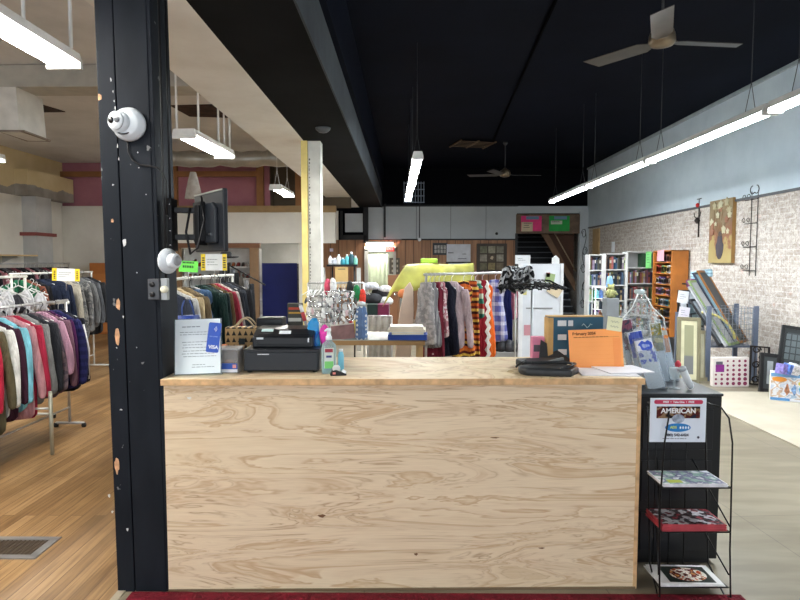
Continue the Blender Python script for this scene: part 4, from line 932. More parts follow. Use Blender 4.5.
# dark hoodies rack
rack('chrome rack of dark hoodies and grey coats behind the post, on wood floor', (-4.88, 7.4), (-4.88, 9.3), 1.5, m=M_RAILW)
L2 = [(7.55,'top',G(30,92,66),.7,'green shirt at the near end of the hoodie rack'),(7.66,'top',G(120,72,56),.74,'rust brown shirt beside the green one'),(7.8,'jacket',G(24,24,28),.9,'black hoodie on the hoodie rack'),
 (7.98,'jacket',G(34,42,62),1.1,'long navy hooded coat at the front of the hoodie rack'),(8.14,'jacket',G(30,38,58),1.0,'navy hoodie behind the long navy coat'),(8.28,'jacket',G(38,46,68),1.08,'dark blue hoodie next to the cream jacket'),
 (8.44,'jacket',G(186,180,166),1.05,'cream jacket between the navy hoodies and grey coats'),(8.6,'jacket',fabric([(112,114,114),(140,140,138),(86,88,90)],'blotch',16),.9,'mottled grey jacket after the cream one'),
 (8.75,'jacket',fabric([(128,128,128),(104,106,108),(146,146,144)],'blotch',14),1.02,'long mottled grey coat with pale hem'),(8.9,'jacket',G(116,118,120),.92,'plain grey sweatshirt on the hoodie rack'),(9.05,'jacket',G(92,96,102),.86,'slate grey sweatshirt near the far end of the hoodie rack'),(9.2,'jacket',G(44,46,50),.98,'black coat closing the far end of the hoodie rack')]
for k, (y, kd, fb, L, lab) in enumerate(L2): garment(kd, fb, L, lab, (-4.88, y, 1.5), rnd.uniform(-8,8), 'clothes on the hoodie rack', .26, rnd, M_HANG if k % 2 else M_HANGB)
def rack_sign(px0, px1, py0, py1, Y, mode, label, tilt=0):
    a, b = W(px0, py0, Y), W(px1, py1, Y); w_, h_ = b.x-a.x, a.z-b.z
    t = thing('rack_sign', label, 'sign', ((a.x+b.x)/2, Y, (a.z+b.z)/2), 0, rot=(0,tilt,0)); r_ = random.Random(px0)
    if mode == 'yellow':
        MB().bx(-w_/2,w_/2,-.003,.003,-h_/2,h_/2).build('board', mat((222,224,226), .5), t)
        for s_ in (-1,1):
            MB().bx(s_*w_/2-s_*w_*.17,s_*w_/2,-.004,-.003,-h_/2,h_/2).build('yellow_end', mat((236,206,40), .5), t)
            mb = MB()
            for k in range(5): mb.bx(s_*w_*.41-.012, s_*w_*.41+.012, -.0048, -.004, -h_*.34+k*h_*.14, -h_*.34+k*h_*.14+h_*.08)
            mb.build('dark_print', mat((50,46,40), .6), t)
        mb = MB(); textlines(mb, -w_*.28, w_*.2, h_*.15, 3, h_*.16, -.0034, r_, .006); mb.build('lettering', mat((120,124,130), .6), t)
    else:
        MB().bx(-w_/2,w_/2,-.003,.003,-h_/2,h_/2).build('board', mat((112,226,84), .5), t)
        mb = MB(); textlines(mb, -w_*.36, w_*.36, h_*.28, 1, h_*.16, -.0034, r_, .014); textlines(mb, -w_*.36, w_*.36, -h_*.12, 1, h_*.16, -.0034, r_, .02); mb.build('lettering', mat((38,90,40), .6), t)
    MB().cyl((0,.006,-h_/2-.12),(0,.006,h_*.3),.005,8).build('stem', M_RAIL, t)
    return t
rack_sign(52, 80, 268.5, 281, 7.75, 'yellow', 'white size sign with yellow ends above the hoodie rack', 2)
rack_sign(179, 198, 261, 272, 5.1, 'green', 'bright green sale sign above the jeans rack by the post', 3)
rack_sign(201, 227, 254, 270.5, 5.6, 'yellow', 'white sign with yellow ends above the jackets rack, below the television')
# far rack along the left wall
rack('long chrome rack of dark clothes along the white left wall', (-7.25, 9.6), (-7.25, 12.9), 1.62, m=M_RAIL)
cl = [((30,30,34),'black'),((44,42,46),'charcoal'),((196,196,196),'white'),((116,60,70),'red patterned'),((26,26,30),'jet black'),((90,90,94),'grey'),((180,120,130),'pink'),((50,48,52),'dark grey'),((28,28,34),'black'),((120,118,116),'ash grey'),((60,50,54),'brown black'),((24,24,28),'black')]
for k in range(24):
    c, nm = cl[(k*5+k//7) % len(cl)]
    garment('top', G(*c), .75, nm + ' top on the rack by the left wall, ' + ORD[k] + ' from its near end', (-7.25, 9.7+.133*k, 1.62), rnd.uniform(-12,12), 'tops on the rack by the left wall', .24, rnd, M_HANG)
t = thing('wall_shelf', 'pale wood shelf board above the rack by the left wall', 'shelf', (-7.75, 10.6, 1.78)); MB().box((0,0,0),(.42,3.4,.03)).build('board', mat((206,176,130), .5), t)
for y in (-1.2,1.2): MB().prism([(-.2,-.015),(.12,-.015),(-.2,-.15)], y-.01, y+.01).build('shelf_bracket', M_RAIL, t)
t = thing('brown_cabinet', 'small orange-brown wooden cabinet against the white back wall left of the post', 'cabinet', (XP(99,13.8)+.1, 13.8, 0)); MB().bx(-.25,.25,-.15,.18,.0,1.63).build('body', mat((176,108,52), .5), t, bevel=.01)
for z in (.5,1.0,1.4): MB().bx(-.23,.23,-.165,-.15,z-.4 if z>.5 else .05,z-.02).build('drawer', mat((184,116,58), .5), t, bevel=.004)
mb = MB(); mb.box((0,0,0),(.12,.1,.5)).box((0,0,.27),(.14,.12,.04)); tag(mb.build('grey_speaker', mat((120,118,116), .5), loc=(XP(104,13.6)+.12,13.6,1.9), bevel=.01), 'tall grey case on top of the brown cabinet', 'case')
# rack right of the post
RX, RZ = -2.02, 1.5
rack('chrome rack of jeans and dark jackets directly right of the black post', (RX, 4.95), (RX, 7.0), RZ, m=M_RAILW)
L3 = [(5.02,'top',G(50,56,70),.8,'blue shirt at the near end of the jackets rack'),(5.12,'top',G(196,196,196),.86,'pale grey shirt behind the blue one on the jackets rack'),
 (5.24,'jacket',G(186,166,130),.86,'tan khaki jacket on the jackets rack'),(5.45,'jacket',G(120,104,80),.8,'brown olive jacket tucked behind the tan one'),(5.6,'pants',G(64,90,126),.98,'blue jeans hanging behind the tan jacket'),(5.7,'pants',G(84,112,146),1.0,'faded light blue jeans next to the dark green coat'),
 (5.9,'jacket',G(28,50,46),.9,'dark green coat on the jackets rack'),(6.05,'jacket',G(24,36,38),.94,'blackish green coat behind the dark green one'),(6.2,'top',G(96,76,50),.8,'brown shirt between dark coats'),(6.32,'top',G(150,50,66),.84,'red shirt among the dark coats'),(6.42,'top',G(170,164,156),.84,'light grey shirt right behind the red one'),
 (6.55,'jacket',G(30,32,38),.96,'black jacket after the light grey shirt'),(6.7,'jacket',G(40,44,52),1.0,'charcoal coat near the far end of the jackets rack'),(6.86,'jacket',G(28,28,32),1.02,'black winter coat at the far end of the jackets rack')]
for k, (y, kd, fb, L, lab) in enumerate(L3): garment(kd, fb, L, lab, (RX, y, RZ), rnd.uniform(-14,-2), 'clothes on the jackets rack', .26, rnd, M_HANG if k % 2 else M_HANGB)
t = thing('blue_tote', 'blue and white tote bag hanging low beside the black post', 'bag', (XP(186,4.3), 4.3, .905), 50)
MB().loft([[(x*s_, y*s_, z) for x, y in [(-.08,-.03),(.08,-.03),(.085,.0),(.08,.04),(-.08,.04)]] for s_, z in ((.9,0),(1,.05),(1.05,.32),(1.0,.36))]).build('bag_body', mat((24,50,120), .5), t); MB().bx(-.06,-.03,-.037,-.033,.05,.22).build('white_print', wt, t)
for s_ in (-1,1): MB().ring([(.05*s_,-.02,.34),(.04*s_,0,.42),(.02*s_,0,.47)], .006,6).build('handle', mat((40,64,120), .6), t)
t = thing('tan_bag', 'round-topped tan bag behind the typed sheet holder', 'bag', (XP(178,4.0), 4.0, .9), 0)
MB().lathe([(.12,0),(.14,.1),(.13,.22),(.08,.3),(.02,.33)], 20, sy=.45).build('bag_body', mat((196,160,112), .7), t)
tag(MB().bx(-.24,.24,-.27,.27,0,.9).build('low_table', mat((96,80,62), .6), loc=(XP(178,4.0)-.02, 4.15, 0), bevel=.01), 'low wooden stand behind the post under the tan bag', 'table')
# hat on a stand with scarves
p = W(226, 256, 8.2)
t = thing('black_hat', 'black wide-brimmed hat on top of the scarf stand by the shoe alcove', 'hat', (p.x, 8.2, p.z-.03))
MB().lathe([(.17,.025),(.165,.01),(.1,0),(.075,.005),(.075,.07),(.06,.09),(.02,.085)], 24).build('crown', mat((22,22,24), .8), t)
t = thing('scarf_stand', 'stand hung with dark scarves below the black hat', 'stand', (p.x+.1, 8.25, 0))
MB().cyl((-.1,-.05,0),(-.1,-.05,p.z-.03),.015,10).build('pole', M_BLK, t); MB().lathe([(.2,0),(.2,.02),(.02,.03)], 20, c=(-.1,-.05,0)).build('base', M_BLK, t)
for k in range(7):
    c = [(52,54,58),(40,42,44),(90,92,96),(30,32,34),(70,66,62),(110,110,112),(36,38,42)][k]
    MB().loft([[(-.1+.07*k-.08+(.03+.02*q)*cos(a), .05*sin(k)+.03*sin(a), p.z-.08-.05*k-.55*q) for a in [2*pi*i/10 for i in range(10)]] for q in (0,.3,.6,1)]).build('scarf', G(*c), t)
MB().cyl((-.12,0,p.z-.1),(.42,0,p.z-.4),.01,8).build('arm', M_BLK, t)
# shoe shelves in the alcove
t = thing('shoe_shelves', 'white built-in shelves full of shoes in the alcove behind the jackets', 'shelves', (-4.4, 14.25, 0))
zz = [ZP(y, 14.4) for y in (266.5, 278, 289.5, 301, 313)]
mb = MB().bx(-.86,.9,.38,.42,0,1.97); mb.build('back_panel', mat((196,196,194), .6), t)
for z in zz: MB().bx(-.86,.9,0,.38,z-.03,z).build('shelf', mat((216,216,214), .5), t)
for x in (-.86,.0,.88): MB().bx(x,x+.02,0,.4,0,1.97).build('upright', mat((206,206,204), .5), t)
def shoe(label, loc, c, rz, tall=0):
    t = thing('shoe', label, 'shoe', loc, rz, 'shoes on the alcove shelves'); fb = mat(c, .6, var=.2, scale=20)
    n = 14
    def lp(s, z): return [(x*s, y*s+.01*(1-s), z) for x, y in [(.035*cos(a)*(1+.15*sin(a)), .13*sin(a)) for a in [2*pi*i/n for i in range(n)]]]
    MB().loft([lp(.98,0), lp(1,.018)]).build('sole', mat((60,52,46), .6), t)
    l2 = [(x, y, .018) for x, y, z in lp(.96,0)]; l3 = [(x*.8, y*.8+.02, .06+ (.03 if y > 0 else 0)) for x, y, z in lp(1,0)]; l4 = [(x*.65, y*.35+.06, .1+tall) for x, y, z in lp(1,0)]
    MB().loft([l2, l3, l4]).build('upper', fb, t)
    return t
sc_ = [((120,66,36),'brown'),((34,32,34),'black'),((150,84,44),'tan leather'),((96,60,44),'dark brown'),((196,196,198),'white'),((46,44,48),'charcoal'),((130,40,40),'oxblood'),((90,80,70),'taupe')]
for r_ in range(4):
    x = -.78; i = 0
    while x < .84:
        if abs(x-.0) < .07: x += .1
        c, nm = sc_[(i*3+r_*2+(i//3)) % 8] if r_ != 2 else sc_[(4,1,4,5,4,1,4,5,4,1,5,4,1,4,5,1)[i % 16]]
        if i < 14: shoe(nm + ' shoe on the ' + ('top','second','third','fourth')[r_] + ' alcove shelf, ' + ORD[i] + ' from the white side wall', (-4.4+x, 14.43, zz[r_]), c, rnd.uniform(-12,12), (.08 if nm in ('brown','dark brown') and i % 2 else 0))
        i += 1; x += .118
t = thing('blue_partition', 'tall dark blue board standing beside the shoe alcove', 'partition', (XP(277,15), 15, 0)); wv = (XP(297,15)-XP(257,15))
MB().bx(-wv/2,wv/2,-.02,.02,.1,ZP(263,15)).build('panel', mat((18,30,96), .7, var=.05), t); 
for s_ in (-1,1): MB().bx(s_*wv/2-.03,s_*wv/2+.03,-.2,.2,0,.1).build('foot', M_BLK, t)
t = thing('dark_shelf', 'dark wire shelf with small goods just beyond the blue board', 'shelf', (XP(301,15.4)+.1, 15.4, 0))
for z in (.5,.9,1.2,1.5): MB().bx(-.18,.18,-.15,.15,z,z+.02).build('shelf', M_BLK, t)
for s_ in (-1,1): MB().bx(s_*.18-.01,s_*.18+.01,-.15,.15,0,1.6).build('side', M_BLK, t)
for k in range(6): tag(MB().box((0,0,.06),(.08,.08,.12)).build('goods_box', mat([(160,150,140),(90,110,130),(190,190,190),(120,70,60),(70,80,70),(200,180,120)][k], .6), loc=(XP(301,15.4)+.02+.14*(k % 2), 15.4, (.92,1.22,1.52)[k//2])), ['beige','blue grey','white','rust','dark green','yellow'][k] + ' little box on the dark shelf beyond the blue board', 'box')
# ---------------------------------------------------------------- centre: dress rack
DZ = ZP(273.5, 6.5)
da, db = Vector((.21, 6.0)), Vector((1.28, 7.15)); dd = (db-da).normalized(); dang = math.degrees(math.atan2(dd.y, dd.x))
rack('chrome rack of dresses and crochet throws in the middle of the shop', (da.x, da.y), (db.x, db.y), DZ)
L4 = [ (.0,'dress',fabric([(150,146,146),(176,170,168)],'blotch',26),.72,'grey lace dress at the near end of the dress rack',.13),
 (.04,'dress',fabric([(150,148,150),(120,118,122)],'vert',40),.75,'grey ribbed dress beside the burgundy one',.13),(.08,'dress',fabric([(112,34,50),(206,170,170)],'dots',16,.18),.9,'burgundy dress with small pale dots',.15),
 (.13,'dress',fabric([(216,196,196),(170,110,120),(220,206,206)],'blotch',18),.66,'pale pink floral dress squeezed behind the burgundy one',.13),(.18,'dress',G(24,26,40),.86,'navy black long skirt in the middle of the dress rack',.19),
 (.26,'top',G(190,168,172),.8,'dusty rose blouse next to the navy skirt',.17),
 (.39,'dress',fabric([(196,88,34),(60,28,24),(214,170,70),(96,34,30),(206,110,44)],'zigrow',7.5,.03,9),.98,'brown, orange and gold striped crochet throw',.15),
 (.48,'dress',fabric([(200,96,40),(70,32,26),(220,180,80),(120,40,32)],'stripe',8.5),.98,'narrow rust crochet throw behind the brown striped one',.12),
 (.53,'dress',fabric([(60,130,110),(206,214,190),(170,60,50)],'stripe',6),.5,'thin green and cream throw between the crochet throws',.12),
 (.61,'dress',fabric([(140,26,40),(230,224,214),(218,98,30),(218,98,30),(230,224,214),(186,190,70),(140,26,40)],'zigzag',3.1,.055,10),.98,'red, orange and yellow zigzag knitted throw',.18),
 (.77,'dress',fabric([(96,100,168),(210,210,226)],'plaid',9),.8,'blue and white plaid wrap on the dress rack',.16),
 (.86,'dress',G(28,34,84),.86,'plain navy blue dress near the far end of the rack',.15),(.95,'top',G(206,120,140),.56,'coral pink top at the far end of the dress rack',.14)]
for k, (q, kd, fb, L, lab, gw) in enumerate(L4):
    c = da+(db-da)*q; crochet = 'throw' in lab
    garment(kd, fb, L, lab, (c.x, c.y, DZ), dang-90+ (58 if 'zigzag' in lab else 56 if 'brown, orange' in lab else 38 if k > 3 else 20) + rnd.uniform(-5,5), 'clothes on the dress rack', gw, rnd, mat((222,206,216), .4) if k > 6 else M_HANG, sleeve=(kd == 'top'), name='hanging_throw' if crochet else None)
# yellow cloth
t = thing('yellow_cloth', 'bright yellow plastic cloth draped high behind the dress rack', 'cloth', (W(436,275,8.0).x, 8.0, 0))
zt_ = ZP(263.5,8)
def yf(u, v):
    x = -.52+1.0*u; y = -.35+.7*v; e = max(0, abs(v-.5)*2-.55)/.45
    z = zt_ - .34*e**1.2 - (.0 if u > .12 else (.12-u)*1.6) + .007*sin(x*19+y*9) - .02*abs(sin(x*5+.6)); x -= .18*e*(1-u) 
    return (x, y+.03*sin(x*18), z)
MB().sheet(yf, 44, 20).build('cloth', mat((150,148,66), .6, var=.2, scale=3), t, solid=.004)
MB().box((0,0,zt_-.05),(.9,.36,.03)).build('board', M_GOLDW, t)
for x in (-.42,.42):
    for y in (-.15,.15): MB().cyl((x,y,0),(x,y,zt_-.05),.012,8).build('leg', M_RAIL, t)
tag(MB().box((0,0,.03),(.22,.2,.06)).build('green_tray', mat((150,190,60), .5), loc=(W(429,262,8).x, 8.0, zt_+.005), bevel=.01), 'lime green tray lying on top of the yellow cloth', 'tray')
# padded board and grey case at left of the rack
t = thing('ironing_board', 'tall peach padded board leaning beside the dress rack', 'ironing board', (W(398,340,6.3).x, 6.3, 0), 0, rot=(0,5,0))
MB().prism([(-.09,.6),(-.085,1.1),(-.05,1.38),(0,1.45),(.04,1.38),(.07,1.1),(.08,.6)], -.02, .02).build('pad', mat((226,204,186), .8), t, bevel=.01)
for s_ in (-1,1): MB().cyl((s_*.05,0,.0),(-s_*.05,.02,.8),.01,8).build('leg', M_RAIL, t)
t = thing('grey_heater', 'grey slatted case with an orange bundle on top left of the dresses', 'heater', (W(405,320,6.4).x, 6.45, .6), 0)
MB().bx(-.055,.06,-.05,.05,-.6,.66).build('case', mat((120,130,130), .5), t, bevel=.006)
mb = MB()
for k in range(7): mb.box((0,-.053,.28+.05*k),(.08,.006,.02))
mb.build('slats', mat((80,88,90), .5), t)
tag(MB().lathe([(.02,0),(.06,.02),(.07,.05),(.05,.09),(.02,.1)], 16).build('orange_bundle', mat((222,136,84), .7), loc=(W(404,300,6.4).x, 6.45, 1.26)), 'rounded orange bundle on the grey slatted case', 'bundle')
# goods table
TY = 5.0; TZ = ZP(340, TY)
t = thing('goods_table', 'wood-edged glass-topped goods table behind the counter', 'table', (W(355,340,TY).x, TY+.3, 0))
x0, x1 = W(288,340,TY).x-t.location.x, W(425,340,TY).x-t.location.x
MB().bx(x0,x1,-.3,.3,TZ-.045,TZ-.006).build('tabletop', mat((150,118,78), .6), t); MB().bx(x0+.01,x1-.01,-.29,.29,TZ-.006,TZ).build('glass_top', mat((170,180,176), .1), t)
for x in (x0+.03,x1-.04):
    for y in (-.26,.26): MB().bx(x-.025,x+.025,y-.025,y+.025,0,TZ-.045).build('leg', mat((170,140,96), .6), t)
MB().bx(x0,x1,-.25,.25,.62,.65).build('lower_shelf', mat((150,118,78), .6), t)
# books stacked on its end
for k, (c, w_, h_, nm) in enumerate((((30,62,140),.33,.045,'thick royal blue book at the bottom of the table pile'),((196,206,210),.27,.022,'pale blue edged book second from the bottom of the table pile'),((222,212,192),.32,.022,'cream book third up in the table pile'),((196,186,166),.28,.025,'beige book on top of the table pile'))):
    z = TZ + sum((.045,.022,.022,.025)[:k]); o = thing('book', nm, 'book', (W(408,335,TY).x-.004*k, TY+.1, z), 4*(k % 2)-2, 'books piled on the goods table')
    MB().bx(-w_/2,w_/2,-.11,.11,0,.003).bx(-w_/2,w_/2,-.11,.11,h_-.004,h_-.001).bx(-w_/2,-w_/2+.003,-.11,.11,0,h_-.001).build('cover', mat(c, .5), o); MB().bx(-w_/2+.004,w_/2-.004,-.106,.106,.003,h_-.004).build('pages', mat((214,206,190) if k else c, .7), o)
for k, (px, c, w_, h_, nm) in enumerate(((343,(118,88,88),.2,.13,'dull mauve folder leaning on the goods table'),)):
    o = thing('folder', nm, 'folder', (W(px,336,TY).x, TY+.05, TZ), 0, rot=(-14,-6,0)); MB().bx(-w_/2,w_/2,-.006,.006,0,h_).build('cover', mat(c, .7, var=.2, scale=12), o); MB().bx(-w_/2,w_/2,-.008,.008,h_-.01,h_).build('edge', mat((206,200,190), .6), o)
t = thing('candy_jar', 'tall blue jar with white dots on the goods table', 'jar', (W(361,338,TY).x, TY+.06, TZ))
jh = ZP(303,TY)-TZ; MB().lathe([(.045,0),(.052,.02),(.05,jh*.7),(.04,jh*.86),(.03,jh*.9)], 22).build('jar', fabric([(96,122,162),(226,230,232)],'dots',26,.3), t); MB().lathe([(.035,jh*.9),(.035,jh),(.01,jh+.01)], 18).build('lid', mat((190,196,196), .3, .5), t)
for k, (px, c, nm) in enumerate(((351,(176,30,44),'red disc-shaped candle tin beside the blue dotted jar'),(355,(226,204,60),'yellow disc-shaped tin wedged between the red one and the jar'))):
    tag(MB().lathe([(.04,-.014),(.045,-.008),(.045,.008),(.04,.014)], 22, rot=(90,0,90), c=(0,0,.05), sy=1.4).build('tin', mat(c, .4), loc=(W(px,318,TY+.2).x, TY+.2+.03*k, TZ+.03)), nm, 'tin')
tag(MB().bx(-.12,.1,-.1,.1,0,.03).build('tin_riser', mat((180,180,176), .4), loc=(W(350,338,TY+.2).x, TY+.24, TZ)), 'low clear riser under the red and yellow tins', 'riser')
# jewellery spinners
def spinner(label, px, Y, z0, z1, cols, tiers_, base=True, r_=.16):
    x = W(px, 320, Y).x; t = thing('jewellery_stand', label, 'jewellery stand', (x, Y, z0)); h_ = z1-z0
    MB().cyl((0,0,0),(0,0,h_),.008,10).build('pole', M_CHROME, t); MB().lathe([(.09,0),(.09,.012),(.02,.02)], 20).build('base', M_CHROME, t)
    q = random.Random(px); cards = 0
    for k in range(tiers_):
        z = h_-.03-(h_-.12)*k/tiers_
        MB().ring([(r_*cos(a), r_*sin(a), z) for a in [2*pi*i/20 for i in range(20)]], .003, 5, closed=True).build('ring', M_CHROME, t)
        for s_ in (0, pi/2): MB().cyl((-r_*cos(s_),-r_*sin(s_),z),(r_*cos(s_),r_*sin(s_),z),.0025,5).build('spoke', M_CHROME, t)
        for i in range(13):
            if cards > 96: break
            cards += 1; a = 2*pi*i/13+q.uniform(-.2,.2); c = q.choice(cols); hh_ = q.uniform(.03,.075); ww = q.uniform(.008,.022); n_ = q.choice((5,6,8)); e_ = q.uniform(.1,.5)
            o = MB().prism([(ww*cos(2*pi*j/n_)*(1+e_*sin(3*j+i)), -hh_*.5+hh_*.5*sin(2*pi*j/n_)*(1+e_*.4*cos(2*j+k))) for j in range(n_)], -.003, .003).box((0,-.004,-hh_*.5),(ww*.7,.004,hh_*.4)).build('card', mat(c, .35, .2 if sum(c) > 500 else 0), t, loc=((r_+q.uniform(-.02,.03))*cos(a),(r_+q.uniform(-.02,.03))*sin(a),z-.004)); o.rotation_euler = (R(q.uniform(-25,25)), R(q.uniform(-35,35)), a+pi/2+q.uniform(-.5,.5))
    return t
wc = [(222,222,220),(214,216,214),(200,200,198),(230,230,228),(170,170,172),(216,190,194),(90,92,94),(226,226,224)]
spinner('silvery stand crowded with white jewellery cards on the goods table', 322, 5.25, TZ, ZP(293,5.25), wc, 6, r_=.12)
spinner('jewellery stand with grey and pink cards beside the blue jar', 340, 5.3, TZ, ZP(288,5.3), wc, 6, r_=.13)
# towel-rack of plastic hangers and goods shelf further back
t = thing('goods_shelf', 'narrow stand with a black tray shelf in front of the wood panelling', 'shelf', (W(343,264,9).x, 9.0, 0))
zt_ = ZP(264.5,9); MB().bx(-.23,.22,-.12,.12,zt_-.03,zt_).build('tray_shelf', M_BLK, t); MB().bx(-.2,.2,-.1,.1,.9,.93).build('tray_shelf', M_BLK, t)
for x in (-.16,.17): MB().cyl((x,0,0),(x,0,zt_),.012,8).build('pole', M_BLK, t)
MB().bx(-.1,.09,-.16,-.15,ZP(287,9),ZP(267,9)).build('cardboard_panel', mat((206,174,116), .8), t); MB().bx(-.06,.05,-.162,-.16,ZP(269.5,9),ZP(268.5,9)).build('panel_text', mat((110,120,90), .8), t)
MB().bx(-.3,-.28,-.1,.1,.0,zt_-.05).bx(.2,.26,.05,.07,.3,zt_-.05).build('side_panel', mat((206,204,198), .6), t)
for k, (c, nm, w_, h_) in enumerate((((222,222,224),'white',.035,.13),((206,210,222),'lavender',.045,.1),((230,230,228),'cream',.04,.15),((60,150,170),'teal',.045,.1),((90,180,190),'turquoise',.04,.15),((40,80,90),'dark teal',.045,.19),((120,190,170),'mint',.035,.13))):
    o = thing('lotion_bottle', nm + ' lotion bottle on the black tray shelf by the panelling', 'bottle', (t.location.x-.19+.063*k, 9.0, zt_), 0, 'bottles on the black tray shelf')
    MB().lathe([(w_*.8,0),(w_*.9,h_*.1),(w_*.85,h_*.7),(w_*.3,h_*.85)], 12).build('bottle', mat(c, .4), o); MB().lathe([(w_*.35,h_*.82),(w_*.35,h_)], 10).build('cap', wt, o)
p = W(331.5,250,9.05)
tag(MB().box((0,0,0),(.1,.01,.09)).build('lilac_notice', mat((206,192,212), .7), loc=(W(331.5,250,Y1-.02).x, Y1-.02, W(331.5,250,Y1).z)), 'small lilac notice pinned on the wood panelling', 'notice')
# hanging hangers heap: rack of white plastic hangers
t = thing('hanger_cart', 'rail thick with white plastic hangers below the black tray shelf', 'hanger rail', (W(336,290,7.5).x, 7.5, 0)); z = ZP(283,7.5)
MB().cyl((-.35,0,z),(.35,0,z),.012,8).build('top_rail', M_RAIL, t)
for s_ in (-1,1): MB().cyl((s_*.35,0,0),(s_*.35,0,z),.012,8).build('upright', M_RAIL, t)
MB().bx(-.35,.35,-.2,.2,.03,.06).build('base', M_RAIL, t)
q = random.Random(8)
for k in range(46):
    h_ = hanger(None, .17, mat(q.choice([(222,222,220),(206,208,206),(230,230,228),(180,182,182),(60,62,64),(190,196,190)]), .35)); x = -.33+.66*k/45; h_.location = (t.location.x+x, 7.5, z); h_.rotation_euler = (R(q.uniform(-14,14)), 0, R(90+q.uniform(-35,35)))
    tag(h_, 'empty plastic hanger among many on the rail below the black tray shelf', 'hanger', 'empty hangers on the white hanger rail'); h_.name = 'empty_hanger'
for k, (px, py, c, nm) in enumerate(((328,282,(190,70,96),'dull red'),(333,281,(220,220,220),'white'),(350,284,(30,32,34),'black'),(357,288,(30,120,70),'green'),(363,292,(206,60,44),'orange red'))):
    p = W(px,py,7.3); tag(MB().loft([[(.04*s_*cos(a)*(1+.2*sin(3*a+k)), .04*s_*sin(a), z) for a in [2*pi*i/14 for i in range(14)]] for s_, z in ((.4,-.16),(.9,-.12),(1,-.04),(.7,.02),(.3,.04))]).build('hanging_toy', mat(c, .8, var=.2, scale=30), loc=(p.x, 7.25, p.z)), nm + ' cloth bundle hanging at the hanger rail', 'bundle')
# things seen in and beside the back doorway
t = thing('dark_crate', 'dark green crate stacked with goods in front of the back doorway', 'crate', (W(373,310,9).x, 9.0, 0)); MB().bx(-.08,.08,-.15,.15,ZP(316,9),ZP(304,9)).build('crate_body', mat((26,48,44), .6), t); MB().bx(-.08,.08,-.15,.15,0,ZP(316,9)).build('stand', mat((176,174,168), .6), t)
t = thing('maroon_crate', 'maroon crate beside the dark green crate before the back doorway', 'crate', (W(383,310,9).x, 9.0, 0)); MB().bx(-.08,.09,-.15,.15,ZP(316,9),ZP(304,9)).build('crate_body', mat((104,24,60), .6), t); MB().bx(-.08,.09,-.15,.15,0,ZP(316,9)).build('stand', mat((176,174,168), .6), t)
t = thing('clear_sheet', 'cloudy plastic sheet hanging behind the goods table', 'plastic sheet', (W(379,340,7).x, 7.0, 0)); zt_ = ZP(316,7)
MB().sheet(lambda u, v: (-.12+.26*u, .012*sin(u*22), .2+(zt_-.2)*v), 24, 6).build('sheet', clear('cloudy_sheet', (206,202,194), .55, .3), t, solid=.004); MB().cyl((-.13,0,zt_),(.15,0,zt_),.01,8).build('rail', M_RAIL, t)
for s_ in (-.13,.15): MB().cyl((s_,0,0),(s_,0,zt_),.01,8).build('pole', M_RAIL, t)
for k, (px, py, c, nm, r_) in enumerate(((372,297,(40,40,44),'black',.14),(384,300,(206,206,206),'white',.11),(380,291,(34,34,38),'jet black',.13),(371,285,(196,198,206),'pale grey',.1),(385,288,(222,222,222),'bright white',.09),(375,304,(190,188,182),'off-white',.1))):
    p = W(px,py,9.2); tag(MB().loft([[(r_*s_*cos(a)*(1+.15*sin(3*a+k)), r_*s_*.8*sin(a)*(1+.1*cos(5*a)), z*r_*5) for a in [2*pi*i/16 for i in range(16)]] for s_, z in ((.9,-.14),(1.15,-.08),(1.1,0),(.75,.06),(.3,.08))]).build('clothes_bundle', mat(c, .85, var=.25, scale=18), loc=(p.x, 9.25+.06*(k % 3), p.z)), nm + ' bundle of clothing piled above the crates before the back doorway', 'clothing')
t = thing('bundle_table', 'tall grey shelf unit carrying the clothing bundles before the doorway', 'shelf', (W(378,305,9.3).x, 9.45, 0)); MB().bx(-.16,.17,-.2,.2,ZP(306,9.3)-.03,ZP(306,9.3)).build('top', M_RAILW, t); MB().bx(-.16,-.14,-.2,.2,0,ZP(306,9.3)).bx(.15,.17,-.2,.2,0,ZP(306,9.3)).build('side', M_RAILW, t)
tag(MB().sheet(lambda u, v: (-.34+.66*u, .02*sin(u*30), .7+1.2*v), 30, 4).build('green_curtain', mat((196,210,184), .8), loc=(W(378,262,19.3).x, 19.3, 0), solid=.01), 'pale green curtain hanging in the lit room through the doorway', 'curtain')
p = W(390,249,Y1-.1)
t = thing('exit_sign', 'glowing red EXIT sign at the top right of the back doorway', 'exit sign', (p.x, Y1-.09, p.z)); MB().box((0,0,0),(.24,.05,.14)).build('box', emit((214,70,66), .9, 'exit_red'), t, bevel=.005); words('lettering', 'EXIT', .09, emit((255,190,180), 1.0, 'exit_letters'), t, (0,-.027,0), bold=.001)
p = W(394.5,266,Y1-.1)
t = thing('word_sign', 'dark wooden board with pale letters beside the back doorway', 'sign', (p.x, Y1-.03, p.z)); MB().box((0,0,0),(.3,.03,.46)).build('board', mat((96,88,76), .7), t)
mb = MB(); q = random.Random(6)
for k, zz in enumerate((.14,0,-.14)):
    for i in range(3): mb.box((-.06+.07*i, -.017, zz),(.04,.004,.07))
mb.build('pale_marks', mat((196,186,166), .7), t)
t = thing('brown_door', 'brown wooden door standing open by the dress rack', 'door', (W(393,300,12).x, 12.0, 0)); MB().bx(-.1,.1,-.02,.02,0,ZP(275,12)).build('panel', mat((104,66,40), .5), t, bevel=.004); MB().lathe([(.015,0),(.015,.03),(.028,.04),(.02,.06)], 12, rot=(90,0,0), c=(.04,-.02,1.0)).build('knob', M_CHROME, t)
